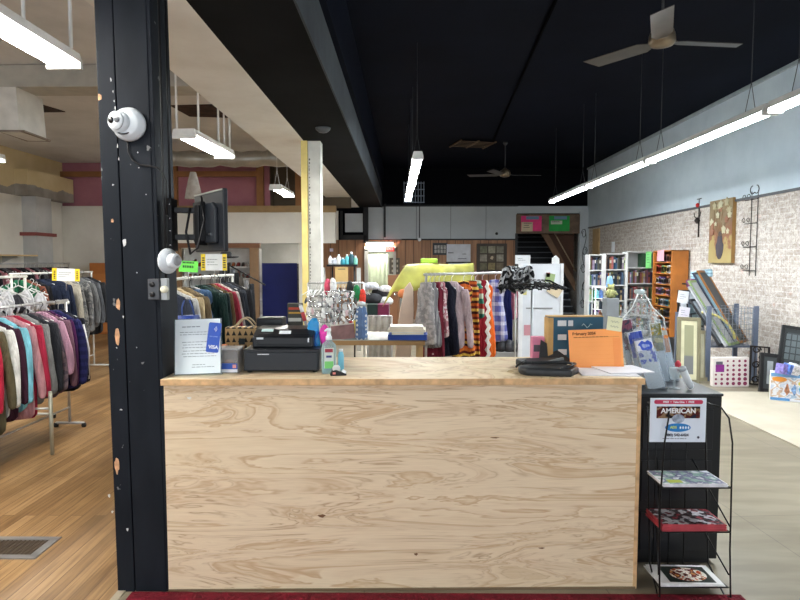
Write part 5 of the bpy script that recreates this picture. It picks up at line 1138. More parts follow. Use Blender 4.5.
# frames and notices on the panelling
p = W(440,249,Y1); t = thing('photo_frame', 'dark frame holding rows of small pictures on the panelling', 'picture frame', (p.x, Y1-.02, p.z)); MB().box((0,0,0),(.42,.03,.34)).build('frame', mat((48,50,54), .5), t)
mb = MB()
for i in range(4):
    for j in range(2): mb.box((-.13+.087*i, -.017, .055-.12*j),(.065,.004,.1))
mb.build('pictures', mat((160,156,150), .5, var=.2, scale=20), t)
p = W(458.5,253,Y1); t = thing('white_notice', 'large white notice board on the panelling above the yellow cloth', 'notice', (p.x, Y1-.03, p.z)); MB().box((0,0,0),(.68,.02,.5)).build('board', mat((206,208,216), .6), t)
mb = MB(); textlines(mb, -.3, -.05, -.01, 1, .1, -.0105, random.Random(1), .03); textlines(mb, .1, .3, -.04, 1, .05, -.0105, random.Random(2), .02); textlines(mb, -.02, .3, -.17, 1, .05, -.0105, random.Random(3), .02); mb.build('lettering', mat((70,72,84), .6), t); MB().box((0,-.002,-.27),(.72,.03,.04)).build('frame_edge', M_BLK, t)
p = W(458,264,Y1); tag(MB().box((0,0,0),(.55,.02,.14)).build('pale_notice', mat((206,216,224), .6), loc=(p.x, Y1-.03, p.z)), 'narrow pale notice under the large white one', 'notice')
p = W(491.5,258,Y1); t = thing('patchwork_picture', 'dark framed picture of nine fabric squares on the panelling', 'picture', (p.x, Y1-.03, p.z)); MB().box((0,0,0),(.86,.04,.82)).build('frame', mat((62,50,40), .5), t, bevel=.01)
q9 = [(112,112,92),(150,146,126),(124,120,106),(146,140,126),(88,78,66),(156,150,136),(108,104,84),(142,128,92),(118,106,88)]
for k in range(9): MB().box((-.235+.235*(k % 3), -.022, .235-.235*(k//3)),(.2,.006,.2)).build('patch', mat(q9[k], .8, var=.15, scale=14), t)
MB().prism([(-.05,-.02),(-.02,.05),(.03,.06),(.05,.02),(.02,-.05)], -.03, -.025).build('motif', mat((190,176,150), .8), t)
for c, px, nm in (((232,60,130),531.5,'pink'),((34,160,70),559.5,'green')):
    p = W(px,223.5,Y1-.1); t = thing('poster', nm + ' poster with a pale caption box on the header above the stairs', 'poster', (p.x, Y1-.075, p.z)); MB().box((0,0,0),(.58,.012,.43)).build('sheet', mat(c, .6), t)
    MB().box((.03,-.008,.16),(.36,.004,.09)).build('caption_box', mat((110,140,170), .6), t)
    if nm == 'pink': MB().box((-.12,-.008,-.09),(.32,.004,.26)).build('caption_box', mat((206,190,160), .6), t)
    else: MB().box((-.08,-.008,.03),(.32,.004,.1)).build('caption_box', mat((190,200,180), .6), t)
    mb = MB(); textlines(mb, -.22, .02, .0 if nm == 'pink' else .04, 3 if nm == 'pink' else 1, .06, -.011, random.Random(4), .02); mb.build('lettering', mat((90,80,80), .6), t)
mb = MB()
for k in range(5):
    z = .45+.5*k; s_ = 1 if k % 2 else -1
    mb.ring([(s_*(.02+.07*cos(a)*(1-a/14)), 0, z+.14*sin(a)*(1-a/16)) for a in [i*.4 for i in range(20)]], .009, 5)
mb.ring([(.05*sin(z*6),0,z) for z in [.3+.12*i for i in range(20)]], .008, 5)
tag(mb.build('scroll_ornament', M_BLK, loc=(5.07, Y1-.12, 0)), 'black iron scroll ornament on the grey post beside the stairs', 'ornament')
p = W(419.5,239.5,Y1-.1); tag(MB().lathe([(.05,0),(.05,.05),(.03,.06)], 16, rot=(90,0,0)).build('wall_sensor', wt, loc=(p.x, Y1-.03, p.z)), 'small round white sensor on the grey boards', 'sensor')
p = W(497,233.5,Y1-.1); tag(MB().lathe([(.04,0),(.04,.03)], 16, rot=(90,0,0)).build('wall_plug', M_BLK, loc=(p.x, Y1-.02, p.z)), 'small black round plug on the grey boards near the stairs', 'plug')
mb = MB().cyl((0,0,0),(0,0,1.0),.012,6); tag(mb.build('wall_conduit', M_BLK, loc=(W(419.5,240,Y1).x, Y1-.05, 2.32)), 'thin vertical black pipe on the grey boards above the sensor', 'pipe')
# white display board, round hanger stand, scarves
YW = 6.8
t = thing('display_board', 'white upright display board with papers right of the dresses', 'display board', (W(541,300,YW).x, YW, 0)); wv = W(563,300,YW).x-W(521,300,YW).x; hz = ZP(264,YW)
MB().bx(-wv/2,wv/2,0,.04,.1,hz).build('board', mat((214,218,224), .5, var=.03), t, bevel=.005); MB().bx(-wv/2-.015,-wv/2+.03,-.01,.05,0,hz+.005).bx(wv/2-.02,wv/2+.01,-.01,.05,0,hz+.005).build('edge_post', mat((226,228,230), .4), t)
MB().bx(-wv/2,wv/2,-.2,.25,0,.1).build('base', mat((200,202,204), .5), t)
for x, z, w_, h_, c in ((-.19,-.17,.07,.18,(196,196,180)),(-.19,-.3,.05,.1,(206,200,120)),(-.02,-.5,.3,.012,(120,120,120)),(-.14,-.75,.1,.12,(196,140,150))): MB().box((x,-.006,hz+z),(w_,.004,h_)).build('paper', mat(c, .6), t)
for k, (px, py, w_, h_, c, nm, rot) in enumerate(((551,278,.1,.1,(150,170,120),'colourful flyer pinned at the top of the white board',10),(556,290,.15,.13,(206,190,160),'tan open leaflet hanging off the side of the white board',32),(549,275,.04,.05,(190,90,80),'small red card on the white board',0))):
    p = W(px,py,YW-.05); tag(MB().box((0,0,0),(w_,.008,h_),0,(0,rot,0)).build('pinned_leaflet', mat(c, .7), loc=(p.x, YW-.012, p.z)), nm, 'leaflet')
t = thing('white_card', 'white caption card standing on top of the white board', 'card', (W(523,262,YW).x, YW+.02, hz)); MB().box((0,0,.05),(.17,.006,.1)).build('sheet', mat((216,218,220), .6), t); mb = MB(); textlines(mb,-.06,.04,.06,2,.02,-.0035,random.Random(8),.006); mb.build('lettering', mat((120,124,130), .6), t)
t = thing('paper_house', 'tiny white pointed box on top of the white board', 'box', (W(556,262,YW).x, YW+.02, hz)); MB().prism([(-.035,0),(.035,0),(.035,.06),(0,.095),(-.035,.06)], -.03, .03).build('box_body', mat((214,216,216), .6), t)
YR = 5.6; zr = ZP(287,YR)
t = thing('hanger_stand', 'grey pole stand topped by a ring of black hangers', 'stand', (W(532,300,YR).x, YR, 0)); MB().cyl((0,0,0),(0,0,zr+.06),.012,10).build('pole', mat((150,154,156), .3, .6), t); MB().lathe([(.22,0),(.22,.015),(.03,.03)], 20).build('base', M_BLK, t)
MB().ring([(.17*cos(a),.17*sin(a),zr+.03) for a in [2*pi*i/24 for i in range(24)]], .007, 6, closed=True).build('ring', M_BLK, t)
for k in range(3): a = 2*pi*k/3; MB().cyl((0,0,zr+.05),(.17*cos(a),.17*sin(a),zr+.03),.006,6).build('spoke', M_BLK, t)
for k in range(26):
    a = 2*pi*k/26; h_ = hanger(None, .13, mat((20,20,22), .8, spec=.1)); h_.name = 'black_hanger'; h_.location = (t.location.x+.17*cos(a), YR+.17*sin(a), zr+.06); h_.rotation_euler = (R(-62), 0, a+R(90)); h_.rotation_mode = 'ZYX' if False else 'XYZ'
    tag(h_, 'black plastic hanger on the ring of the grey pole stand', 'hanger', 'black hangers on the pole stand')
t = thing('zebra_scarf', 'black and white zebra striped scarf bunched at the end of the dress rack', 'scarf', (W(517,274,6.0).x, 6.0, ZP(276,6.0)))
q = random.Random(13); zf = fabric([(30,30,32),(206,208,210)],'stripe',30); mb = MB()
for k in range(9):
    x = -.14+.033*k; mb.loft([[(x+.03*cos(a)+.02*sin(k+z*20), .05*sin(a)+.03*sin(k*2), z+.02*cos(a+k)) for a in [2*pi*i/10 for i in range(10)]] for z in (-.16+.02*(k % 3),-.08,0,.05,.085-.01*(k % 2))])
mb.build('folds', fabric([(24,24,26),(190,192,194),(30,30,32),(170,172,174),(24,24,26)],'blotch',9), t)
t = thing('scarf_pole', 'slim chrome stand holding the zebra scarf', 'stand', (W(517,274,6.0).x, 6.06, 0)); MB().cyl((0,0,0),(0,0,ZP(266,6.0)),.01,8).build('pole', M_RAIL, t); MB().lathe([(.16,0),(.16,.012),(.02,.02)], 18).build('base', M_RAIL, t)
for k, (px, py, c, nm) in enumerate(((505,350,(40,42,46),'black'),(513,347,(60,60,64),'dark grey'),(521,352,(90,92,96),'grey'),(460,352,(70,66,66),'brown grey'),(440,350,(130,124,118),'beige'))):
    p = W(px,py,6.6); tag(MB().loft([[(.07*s_*cos(a)*(1+.2*sin(3*a+k)), .08*s_*sin(a), z) for a in [2*pi*i/14 for i in range(14)]] for s_, z in ((.7,0),(1,.04),(.9,.09),(.4,.13))]).build('shoe_bundle', mat(c, .7, var=.3, scale=25), loc=(p.x, 6.9, .62 if k < 3 else .62)), nm + ' bundle on the low shelf under the dress rack', 'bundle')
tag(MB().bx(-.75,.55,-.12,.12,0,.62).build('low_shelf', mat((150,150,148), .5), loc=(.95, 6.95, 0), bevel=.01), 'low grey shelf unit standing behind the dress rack', 'shelf')
# ---------------------------------------------------------------- bookcases
CNAME = [((176,58,52),'red'),((40,70,130),'blue'),((224,214,190),'cream'),((60,60,66),'black'),((96,140,90),'green'),((214,170,70),'yellow'),((120,90,150),'purple'),((206,206,206),'white'),((150,90,60),'brown'),((70,140,160),'teal'),((214,120,60),'orange'),((30,40,80),'navy'),((196,140,150),'pink'),((140,140,140),'grey')]
bk = random.Random(31)
M_CASE = mat((196,196,194), .5, var=.04); Yb = 12.0; HT = ZP(253, Yb)
def bookcase(px0, px1, Y, label, word, rows, empty=(), top=None):
    x0, x1 = W(px0,300,Y).x, W(px1,300,Y).x; ht = top or HT; w_ = x1-x0
    t = thing('bookcase', label, 'bookcase', ((x0+x1)/2, Y, 0)); D = .3
    for s_ in (-1,1): MB().bx(s_*(w_/2-.018),s_*w_/2,0,D,0,ht).build('side_panel', M_CASE, t, bevel=.002)
    MB().bx(-w_/2,w_/2,D-.01,D,0,ht).build('back_panel', mat((186,186,184), .6), t)
    zs = [ht-.02-.315*(k) for k in range(7) if ht-.02-.315*k > .05]
    for z in zs: MB().bx(-w_/2+.018,w_/2-.018,0,D-.01,z,z+.02).build('shelf', M_CASE, t, bevel=.002)
    for r_ in range(rows):
        if r_ in empty or r_+1 >= len(zs): continue
        z = zs[r_+1]+.02; x = -w_/2+.022; i = 0; last = None
        while x < w_/2-.045 and i < 26:
            th = bk.uniform(.022,.042); h_ = bk.uniform(.2,.27); d = bk.uniform(.13,.19); c, nm = bk.choice([q for q in CNAME if q[1] != last]); last = nm
            g_ = sum(c)/3; c = tuple(max(0, min(255, (.55*v+.45*g_)*bk.uniform(.55,.95))) for v in c)
            o = thing('book', nm + ' book, ' + ORD[i] + ' from the shop-centre side on the ' + ('top','second','third','fourth','fifth')[r_] + ' shelf of the ' + word + ' bookcase', 'book', ((x0+x1)/2+x+th/2, Y+.02, z), 0, 'books in the white bookcases')
            key = mat(tuple(int(v/12)*12 for v in c), .5, var=.12, scale=14)
            MB().bx(-th/2,-th/2+.002,0,d,0,h_).bx(th/2-.002,th/2,0,d,0,h_).bx(-th/2,th/2,0,.003,0,h_).build('cover', key, o); MB().bx(-th/2+.002,th/2-.002,.003,d-.004,.004,h_-.004).build('pages', mat((222,214,196), .8), o)
            if bk.random() < .4: MB().bx(-th/2+.003,th/2-.003,-.0012,0,h_*.55,h_*.8).build('spine_label', mat(bk.choice([(190,186,176),(40,40,44),(160,146,90)]), .6), o)
            x += th+.002; i += 1
    return t
bookcase(588.5, 604, 12.3, 'narrow grey-white bookcase at the far end beside the stair post', 'narrow', 5, top=ZP(254.5,12.3))
bookcase(604.5, 626, 12.1, 'middle grey-white bookcase full of books', 'middle', 5, top=ZP(253.5,12.1))
bookcase(626.5, 654, 12.0, 'widest white bookcase next to the brown disc case', 'widest', 5, empty=(0,), top=ZP(251.5,12))
z1 = ZP(251.5,12)-.335
t = thing('green_binder', 'dark green binder on the top shelf of the widest bookcase', 'binder', (W(646,260,12).x, 12.02, z1+.002)); MB().bx(-.08,.06,0,.2,0,.29).build('cover', mat((36,66,44), .5), t)
p = W(649,260,11.95); t = thing('green_notice', 'bright green paper hanging on the front of the widest bookcase', 'notice', (p.x, 11.97, p.z)); MB().box((0,0,0),(.11,.004,.33)).build('paper', mat((140,230,140), .6), t); mb = MB(); textlines(mb,-.04,.04,.1,4,.05,-.0025,random.Random(5),.008); mb.build('lettering', mat((70,120,70), .6), t)
# brown disc case on the wall
t = thing('disc_case', 'orange-brown wooden disc case against the brick wall', 'case', (0,0,0)); hb = ZP(250,11); wd = mat((170,104,44), .5, var=.12, scale=3)
MB().bx(4.86,5.17,11.0,11.03,0,hb).bx(4.86,5.17,11.8,11.83,0,hb).build('side_panel', wd, t, bevel=.003); MB().bx(5.15,5.17,11.03,11.8,0,hb).build('back_panel', mat((150,90,40), .6), t); MB().bx(4.86,5.17,11.0,11.83,hb-.02,hb).build('top', wd, t)
dz = [hb-.02-.205*k for k in range(1,9)]
for z in dz: MB().bx(4.87,5.15,11.03,11.8,z-.015,z).build('shelf', wd, t)
for r_, z in enumerate(dz[:7]):
    for i in range(6):
        c, nm = bk.choice(CNAME); hgt = bk.uniform(.1,.16)
        tag(MB().bx(0,.17,0,.1,0,hgt).bx(.0,.004,.004,.096,hgt*.2,hgt*.8,1).build('disc_box', [mat(tuple(v*.8 for v in c), .4), mat((206,206,206), .5)], loc=(4.9, 11.08+.115*i, z)), nm + ' disc box, ' + ORD[i] + ' along the ' + ORD[r_] + ' shelf of the brown disc case', 'disc box', 'disc boxes in the brown case')
p = W(662,252,11.5); t = thing('pink_paper', 'pink paper hanging over the top edge of the disc case', 'paper', (4.85, 11.45, hb)); MB().bx(-.004,0,-.15,.15,-.2,.0).bx(-.004,.2,-.15,.15,0,.004).build('paper', mat((226,160,170), .7), t)
p = W(612,246,XR-.01); 
t = thing('wall_switch', 'small white switch plate on the brick wall above the bookcases', 'switch', (XR-.008, 5.2*600/207, ZP(247,15.0))); MB().box((0,0,0),(.012,.2,.26)).build('plate', wt, t)
tag(MB().bx(-.03,0,-.28,.25,0,2.55).build('wood_strip', mat((176,146,104), .7), loc=(XR-.001, 16.4, 0)), 'bare wooden board fixed at the far end of the brick wall', 'board')
# white wire shelf with goods before the bookcases
t = thing('wire_display', 'small white wire display shelf before the bookcases', 'display shelf', (W(600.5,300,9).x, 9, 0)); w_ = .2; zt_ = ZP(287,9)
for s_ in (-1,1):
    for y in (-.08,.08): MB().cyl((s_*w_/2,y,0),(s_*w_/2,y,zt_),.007,6).build('post', wt, t)
for k in range(5): MB().bx(-w_/2,w_/2,-.08,.08,zt_-.006-.165*k,zt_-.165*k).build('shelf', wt, t)
for k in range(4): 
    for i in range(3):
        c, nm = [((120,190,200),'aqua'),((90,120,180),'blue'),((206,206,190),'cream'),((60,70,80),'dark'),((150,150,160),'grey'),((170,120,90),'tan')][(k*2+i) % 6]
        tag(MB().bx(-.025,.025,-.03,.03,0,.11).lathe([(.02,.11),(.014,.125),(.005,.13)], 10).build('trinket', mat(c, .4, var=.2, scale=30), loc=(t.location.x-.06+.06*i, 9, zt_-.165*(k+1))), nm + ' trinket, ' + ORD[i] + ' along tier ' + ('one','two','three','four')[k] + ' of the white wire display', 'trinket', 'trinkets on the wire display')
t = thing('soft_toy', 'olive plush toy sitting beside the wire display', 'plush toy', (W(611,284,8.8).x, 8.8, ZP(298,8.8))); tm_ = mat((128,128,84), .9, var=.25, scale=30)
MB().lathe([(.02,0),(.06,.02),(.065,.08),(.045,.13)], 16).build('body', tm_, t); MB().lathe([(.02,.12),(.045,.135),(.05,.165),(.03,.195),(.01,.2)], 16).build('head', tm_, t)
for s_ in (-1,1): MB().lathe([(.005,0),(.018,.01),(.016,.025),(.005,.035)], 10, c=(s_*.035,0,.18)).build('ear', tm_, t); MB().ring([(s_*.05,-.02,.1),(s_*.08,-.05,.05)], .018, 8).build('arm', tm_, t)
tag(MB().bx(-.09,.09,-.1,.1,0,ZP(298,8.8)).build('toy_plinth', mat((112,116,120), .6), loc=(W(611,284,8.8).x, 8.8, 0), bevel=.005), 'plain grey plinth under the olive plush toy', 'plinth')
t = thing('blue_toy', 'pale blue draped plush beside the olive toy', 'plush toy', (W(605,284,9.1).x+.03, 8.98, zt_+.0)); MB().lathe([(.05,0),(.055,.05),(.04,.12),(.03,.16),(.005,.17)], 14).build('body', mat((120,160,196), .9), t); 
# ---------------------------------------------------------------- along the brick wall
def wp(px, py):   # survey on the brick wall
    d = ray(px, py); t_ = (XR-d.x*0)/d.x; return Vector((XR, d.y*t_, H+d.z*t_))
a, b = wp(713, 231), wp(736, 230)
ya, yb_ = a.y, b.y; zt_, zb = wp(725,199.5).z, wp(725,263).z
t = thing('flower_painting', 'tall narrow canvas of pale flowers in a grey vase on the brick wall', 'painting', (XR, (ya+yb_)/2, (zt_+zb)/2)); w_, h_ = ya-yb_, zt_-zb
MB().bx(-.06,-.004,-w_/2,w_/2,-h_/2,h_/2).build('canvas', mat((150,114,66), .7), t)
pt = NT('painted_ground'); sp = pt.n('SeparateXYZ'); pt.l(pt.tc.outputs['Object'], sp.inputs[0]); g_ = pt.math('ADD', pt.math('MULTIPLY', sp.outputs[2], .9), pt.math('MULTIPLY', pt.noise(pt.map(), 5, 4), .9))
pt.base(pt.ramp(g_, [(.0, (160,142,92)), (.22, (154,134,84)), (.3, (130,84,58)), (.5, (120,90,64)), (.7, (126,108,80)), (.95, (140,122,88))])); pt.set(.7)
MB().bx(-.064,-.06,-w_/2,w_/2,-h_/2,h_/2).build('painted_face', pt.m, t)
MB().prism([(.055*2.2*cos(a_)*(1 if sin(a_) < .2 else .7), -h_*.22+.23*sin(a_)) for a_ in [2*pi*k/22 for k in range(22)]], -.068, -.064, 'x').build('painted_vase', mat((58,52,58), .7, var=.15), t)
q = random.Random(17)
for k in range(26):
    y, z = q.uniform(-w_*.42,w_*.42), q.uniform(-.02,h_*.45); r_ = q.uniform(.03,.06)
    MB().prism([(y+r_*cos(a_)*(1+.25*sin(5*a_)), z+r_*sin(a_)*(1+.25*sin(5*a_))) for a_ in [2*pi*i/16 for i in range(16)]], -.068-.0004*k, -.064, 'x').build('painted_flower', mat(q.choice([(168,158,128),(152,140,110),(140,96,74),(180,174,146),(128,110,84)]), .7), t)
for k in range(5): MB().ring([(-.066,-.02+.02*k-.03, -.08),(-.066,-.1+.07*k,.15),(-.066,-.16+.09*k,.35)], .005, 5).build('painted_stem', mat((110,90,60), .7), t)
ir = mat((40,34,32), .6, .3)
def iron(name, mbs, label, cat, loc): return tag(mbs.build(name, ir, loc=loc), label, cat)
a = wp(756, 230); mb = MB()
zt_, zb = wp(756,191).z, wp(756,276).z; w_ = .3
for y in (-.06,.1): mb.cyl((0,y,zb),(0,y,zt_),.007,6)
for k in range(4):
    z = zt_-.12-(zt_-zb-.2)*k/3; mb.cyl((0,.28,z),(0,-.06,z),.006,6)
    for yy in (.28,.16): mb.ring([(-.01, yy+.05*cos(a_)*(1-a_/9), z+.045+.05*sin(a_)*(1-a_/9)) for a_ in [i*.5 for i in range(14)]], .005, 5)
for s_ in (-1,1): mb.ring([(-.01, .02+s_*(.05+.06*sin(a_)), zt_+.02+.06*cos(a_)) for a_ in [i*.5 for i in range(9)]], .006, 5)
iron('iron_trellis', mb, 'black wrought iron trellis with curls on the brick wall', 'wall ornament', (XR-.02, a.y, 0))
a = wp(700, 217); mb = MB(); zt_, zb = wp(700,199).z, wp(700,237).z
mb.cyl((0,0,zb),(0,0,zt_),.012,6).cyl((0,-.08,zt_),(0,.08,zt_),.008,6).lathe([(.01,-.05),(.05,0),(.03,.04),(.01,.06)], 10, c=(-.03,0,(zt_+zb)/2-.05))
for s_ in (-1,1): mb.ring([(-.02, s_*.04, (zt_+zb)/2),(-.03,s_*.1,(zt_+zb)/2+.03),(-.03,s_*.12,(zt_+zb)/2+.1)], .007, 6)
iron('iron_sconce', mb, 'slim black iron candle sconce on the brick wall beside the painting', 'wall ornament', (XR-.02, a.y, 0))
t = thing('red_ribbon', 'small red tag on the black iron sconce', 'tag', (XR-.05, a.y, zt_-.15)); MB().lathe([(.005,0),(.03,.02),(.03,.06),(.005,.08)], 10).build('knot', mat((200,40,40), .6), t)
# wire bin with frames
BY = 8.3; x0, x1 = W(708,345,BY).x, W(755,345,BY).x; zb, zt_ = ZP(345,BY), ZP(308,BY)
t = thing('wire_bin', 'blue-grey wire grid bin holding long frames by the brick wall', 'bin', ((x0+x1)/2, BY, 0)); w_ = x1-x0; pm = mat((104,114,134), .4, .2); gm = mat((130,136,144), .4, .4)
for s_ in (-1,1):
    for y in (0,.5): MB().bx(s_*w_/2-.03,s_*w_/2+.03,y-.02,y+.02,0,zt_+.03).build('post', pm, t, bevel=.004)
def grid(name, yy, side=None):
    mb = MB(); n = 12; L_ = w_ if side is None else .5
    for k in range(n+1 if side is None else 8):
        u = k/(n if side is None else 7)
        mb.cyl(*(((-w_/2+w_*u, yy, zb), (-w_/2+w_*u, yy, zt_)) if side is None else ((side*w_/2, .5*u, zb), (side*w_/2, .5*u, zt_))), .0035, 5)
    for k in range(8):
        z = zb+(zt_-zb)*k/7; mb.cyl(*(((-w_/2, yy, z), (w_/2, yy, z)) if side is None else ((side*w_/2, 0, z), (side*w_/2, .5, z))), .0035, 5)
    return mb.build('grid_panel', gm, t)
grid('grid_panel', -.01); grid('grid_panel', .5); grid('grid_panel', 0, -1); grid('grid_panel', 0, 1)
MB().bx(-w_/2,w_/2,0,.5,zb-.03,zb-.01).build('bottom_panel', pm, t)
def leaning(px_b, px_t, py_t, Y, width, c, label, depth=.025, inner=None, rz=42, matc=None):
    "a framed picture turned towards the aisle, its foot in the bin and its top leaning back"
    b_ = W(px_b, 340, Y); tp = W(px_t, py_t, Y); s_ = (b_.x-tp.x)/sin(R(rz)); z_ = tp.z-zb; L_ = sqrt(s_*s_+z_*z_); th = math.degrees(math.atan2(s_, z_))
    t = thing('picture_frame', label, 'picture frame', (b_.x, Y, zb), 0); t.rotation_euler = (R(-th), 0, R(rz)); fm = mat(c, .5)
    f_ = .035
    MB().bx(-width,-width+f_,-depth/2,depth/2,0,L_).bx(-f_,0,-depth/2,depth/2,0,L_).bx(-width+f_,-f_,-depth/2,depth/2,0,f_).bx(-width+f_,-f_,-depth/2,depth/2,L_-f_,L_).build('frame', fm, t, bevel=.004)
    MB().bx(-width+f_,-f_,-depth*.2,depth*.2,f_,L_-f_).build('picture', mat(inner or (150,152,150), .5, var=.1), t)
    if matc: MB().bx(-width*.78,-width*.22,-depth*.28,-depth*.2,L_*.2,L_*.8).build('mat_window', mat(matc, .6, var=.2, scale=6), t)
    return t
leaning(748, 722, 271, 8.72, .34, (150,98,44), 'long brown framed picture leaning highest in the wire bin', inner=(60,64,70))
leaning(744, 718, 273, 8.64, .36, (40,48,66), 'long dark blue frame right before the brown one in the bin', inner=(120,160,180))
leaning(741, 716, 281, 8.54, .46, (128,150,98), 'pale green framed print leaning left in the wire bin', inner=(170,172,176))
leaning(737, 714, 287, 8.46, .42, (168,170,176), 'wide silver-grey frame leaning in the middle of the bin', inner=(176,178,184))
leaning(728, 709, 300, 8.40, .3, (34,34,38), 'small black frame with a pale mount leaning at the front of the bin', inner=(170,176,182))
mb = MB().ring([(.0+.5*cos(a_), 0, .5*sin(a_)*.9) for a_ in [R(10+6*i) for i in range(14)]], .018, 8)
tag(mb.build('curved_hoop', mat((206,196,120), .4), loc=(W(708,345,8.42).x-.12, 8.42, zb)), 'thin pale yellow curved hoop standing in the wire bin', 'hoop')
# upright black bin of frames to the left of it
t = thing('print_rack', 'black framed rack of matted prints left of the wire bin', 'rack', (W(690,330,8.9).x, 8.9, 0)); zt_2 = ZP(290,8.9); w2 = W(706,330,8.9).x-W(680,330,8.9).x
MB().bx(-w2/2,-w2/2+.03,-.02,.02,0,zt_2).bx(w2/2-.03,w2/2,-.02,.02,0,zt_2).bx(-w2/2,w2/2,-.02,.02,zt_2-.03,zt_2).build('frame', M_BLK, t); MB().bx(-w2/2,w2/2,.0,.3,0,.5).build('base', M_BLK, t)
for k, (px, py, pw, ph, c, lab) in enumerate(((691,297,12,11,(190,196,200),'pale grey matted print in the upper middle of the print rack'),(701,303,8,14,(176,182,188),'narrow pale print at the side of the print rack'),(694,309,14,12,(100,120,126),'blue-grey print in the middle of the print rack'),(683,303,7,12,(206,210,214),'small white card at the left of the print rack'),(697,320,12,14,(130,150,152),'grey-green print lower in the print rack'))):
    p = W(px,py,8.8-.03*k); s_ = 8.8/600; t = thing('matted_print', lab, 'print', (p.x, 8.8-.03*k, p.z), 0, rot=(-6,-4,0)); MB().box((0,0,0),(pw*s_,.012,ph*s_)).build('mount', mat((50,52,56), .5), t); MB().box((0,-.008,0),(pw*s_*.8,.004,ph*s_*.8)).build('print', mat(c, .6, var=.15, scale=12), t)
for k, (px, py, c, nm) in enumerate(((683,297,(222,224,228),'white paper sign taped at the top of the print rack'),(684,313,(226,222,234),'white paper sign with handwriting hanging from the print rack'))):
    p = W(px,py,8.55); t = thing('paper_sign', nm, 'sign', (p.x, 8.55, p.z), 0, rot=(0,8,0)); MB().box((0,0,0),(.15,.004,.17)).build('sheet', mat(c, .6), t); mb = MB(); textlines(mb,-.05,.05,.03,3,.03,-.0025,random.Random(k),.007); mb.build('lettering', mat((130,130,146), .6), t)
t = thing('sign_post', 'grey metal post holding the paper signs at the print rack', 'post', (W(678,320,8.58).x, 8.6, 0)); MB().bx(-.025,.025,-.02,.02,0,ZP(312,8.58)).build('upright', pm, t); MB().bx(-.02,.16,-.01,.0,ZP(312,8.58)-.02,ZP(312,8.58)).bx(.02,.16,-.01,0,ZP(291,8.58)-.02,ZP(291,8.58)).bx(.15,.16,-.01,0,ZP(312,8.58),ZP(291,8.58)).build('sign_arm', pm, t)
# purple blue stuff heap on top
for k, (px, py, c, nm, w_) in enumerate(((700,274,(150,180,196),'light blue framed print laid across the top behind the brown case',.3),(692,283,(110,60,90),'dark purple cloth bundle on top of the print rack',.2))):
    p = W(px,py,9.2); tag(MB().box((0,0,0),(w_,.1,.12),0,(0,-8,0)).build('stacked_print' if k == 0 else 'cloth_bundle', fabric([c, tuple(min(255,v*1.25) for v in c)], 'stripe', 20), loc=(p.x,9.15,p.z), bevel=.02), nm, 'print' if k == 0 else 'cloth')
t = thing('tall_easel', 'slim dark easel supporting the prints behind the print rack', 'easel', (W(696,300,9.25).x, 9.25, 0))
for s_ in (-1,1): MB().cyl((s_*.2,0,0),(s_*.05,.02,ZP(277,9.25)),.014,8).build('leg', M_BLK, t)
MB().bx(-.2,.2,-.12,.05,ZP(280,9.2)-.07,ZP(280,9.2)-.05).build('ledge', M_BLK, t)
# khaki framed picture on the floor and others behind it
def floor_frame(px0, px1, py_t, Y, c, label, mount, pic, lean=8, rz=0, rolldeg=0, fw=.05):
    x0, x1 = W(px0,370,Y).x, W(px1,370,Y).x; w_ = x1-x0; h_ = ZP(py_t,Y); t = thing('picture_frame', label, 'picture frame', ((x0+x1)/2, Y, 0), 0, rot=(-lean, rolldeg, rz)); f_ = fw; fm = mat(c, .5)
    MB().bx(-w_/2,-w_/2+f_,-.02,.02,0,h_).bx(w_/2-f_,w_/2,-.02,.02,0,h_).bx(-w_/2+f_,w_/2-f_,-.02,.02,0,f_).bx(-w_/2+f_,w_/2-f_,-.02,.02,h_-f_,h_).build('frame', fm, t, bevel=.005)
    MB().bx(-w_/2+f_,w_/2-f_,-.008,.004,f_,h_-f_).build('mount', mat(mount, .6), t)
    MB().bx(-w_/2+f_*1.9,w_/2-f_*1.9,-.011,-.008,f_*2.4,h_-f_*2.2).build('picture', pic if not isinstance(pic, tuple) else mat(pic, .5, var=.1), t); return t, w_, h_
pt = NT('landscape_print'); sp = pt.n('SeparateXYZ'); pt.l(pt.tc.outputs['Object'], sp.inputs[0]); pt.base(pt.ramp(sp.outputs[2], [(.0,(110,112,112)),(.36,(112,114,114)),(.38,(146,146,116)),(1,(150,150,120))])); pt.set(.4)
t, w_, h_ = floor_frame(677, 700, 317, 8.15, (122,116,92), 'khaki framed landscape print standing on the floor before the rack', (206,202,170), pt.m, 10, -4, 3)
floor_frame(684, 707, 330, 8.3, (150,142,116), 'beige frame mostly hidden behind the khaki framed print', (190,186,160), (150,150,130), 10, -4, 3)
# polka dot box
Yp = 7.9; t = thing('dotted_game_box', 'white cardboard box with purple dots and a purple bin picture', 'box', (W(731.5,372,Yp).x, Yp, 0.0), -3, rot=(0,-1.2,-3)); w_ = W(749,372,Yp).x-W(714,372,Yp).x; h_ = ZP(358,Yp)+.01
MB().bx(-w_/2,w_/2,0,.09,0,h_).build('carton', mat((222,214,210), .5, var=.03), t, bevel=.004)
q = random.Random(3)
for i in range(6):
    for j in range(6):
        x = -w_/2+.035+i*.075; z = h_-.045-.06*j
        if i < 2 and j < 3: continue
        r_ = .009+.0022*(i)*.8+.0016*j
        MB().prism([(x+r_*cos(a_), z+r_*1.05*sin(a_)) for a_ in [2*pi*k/12 for k in range(12)]], -.0015, 0).build('dot', mat((130,44,80), .5), t)
MB().bx(-w_/2+.03,-w_/2+.14,-.003,0,h_-.19,h_-.09).build('bin_picture', mat((130,40,130), .5), t); MB().bx(-w_/2+.035,-w_/2+.12,-.004,0,h_-.09,h_-.05).build('bin_picture', mat((90,90,100), .5), t)
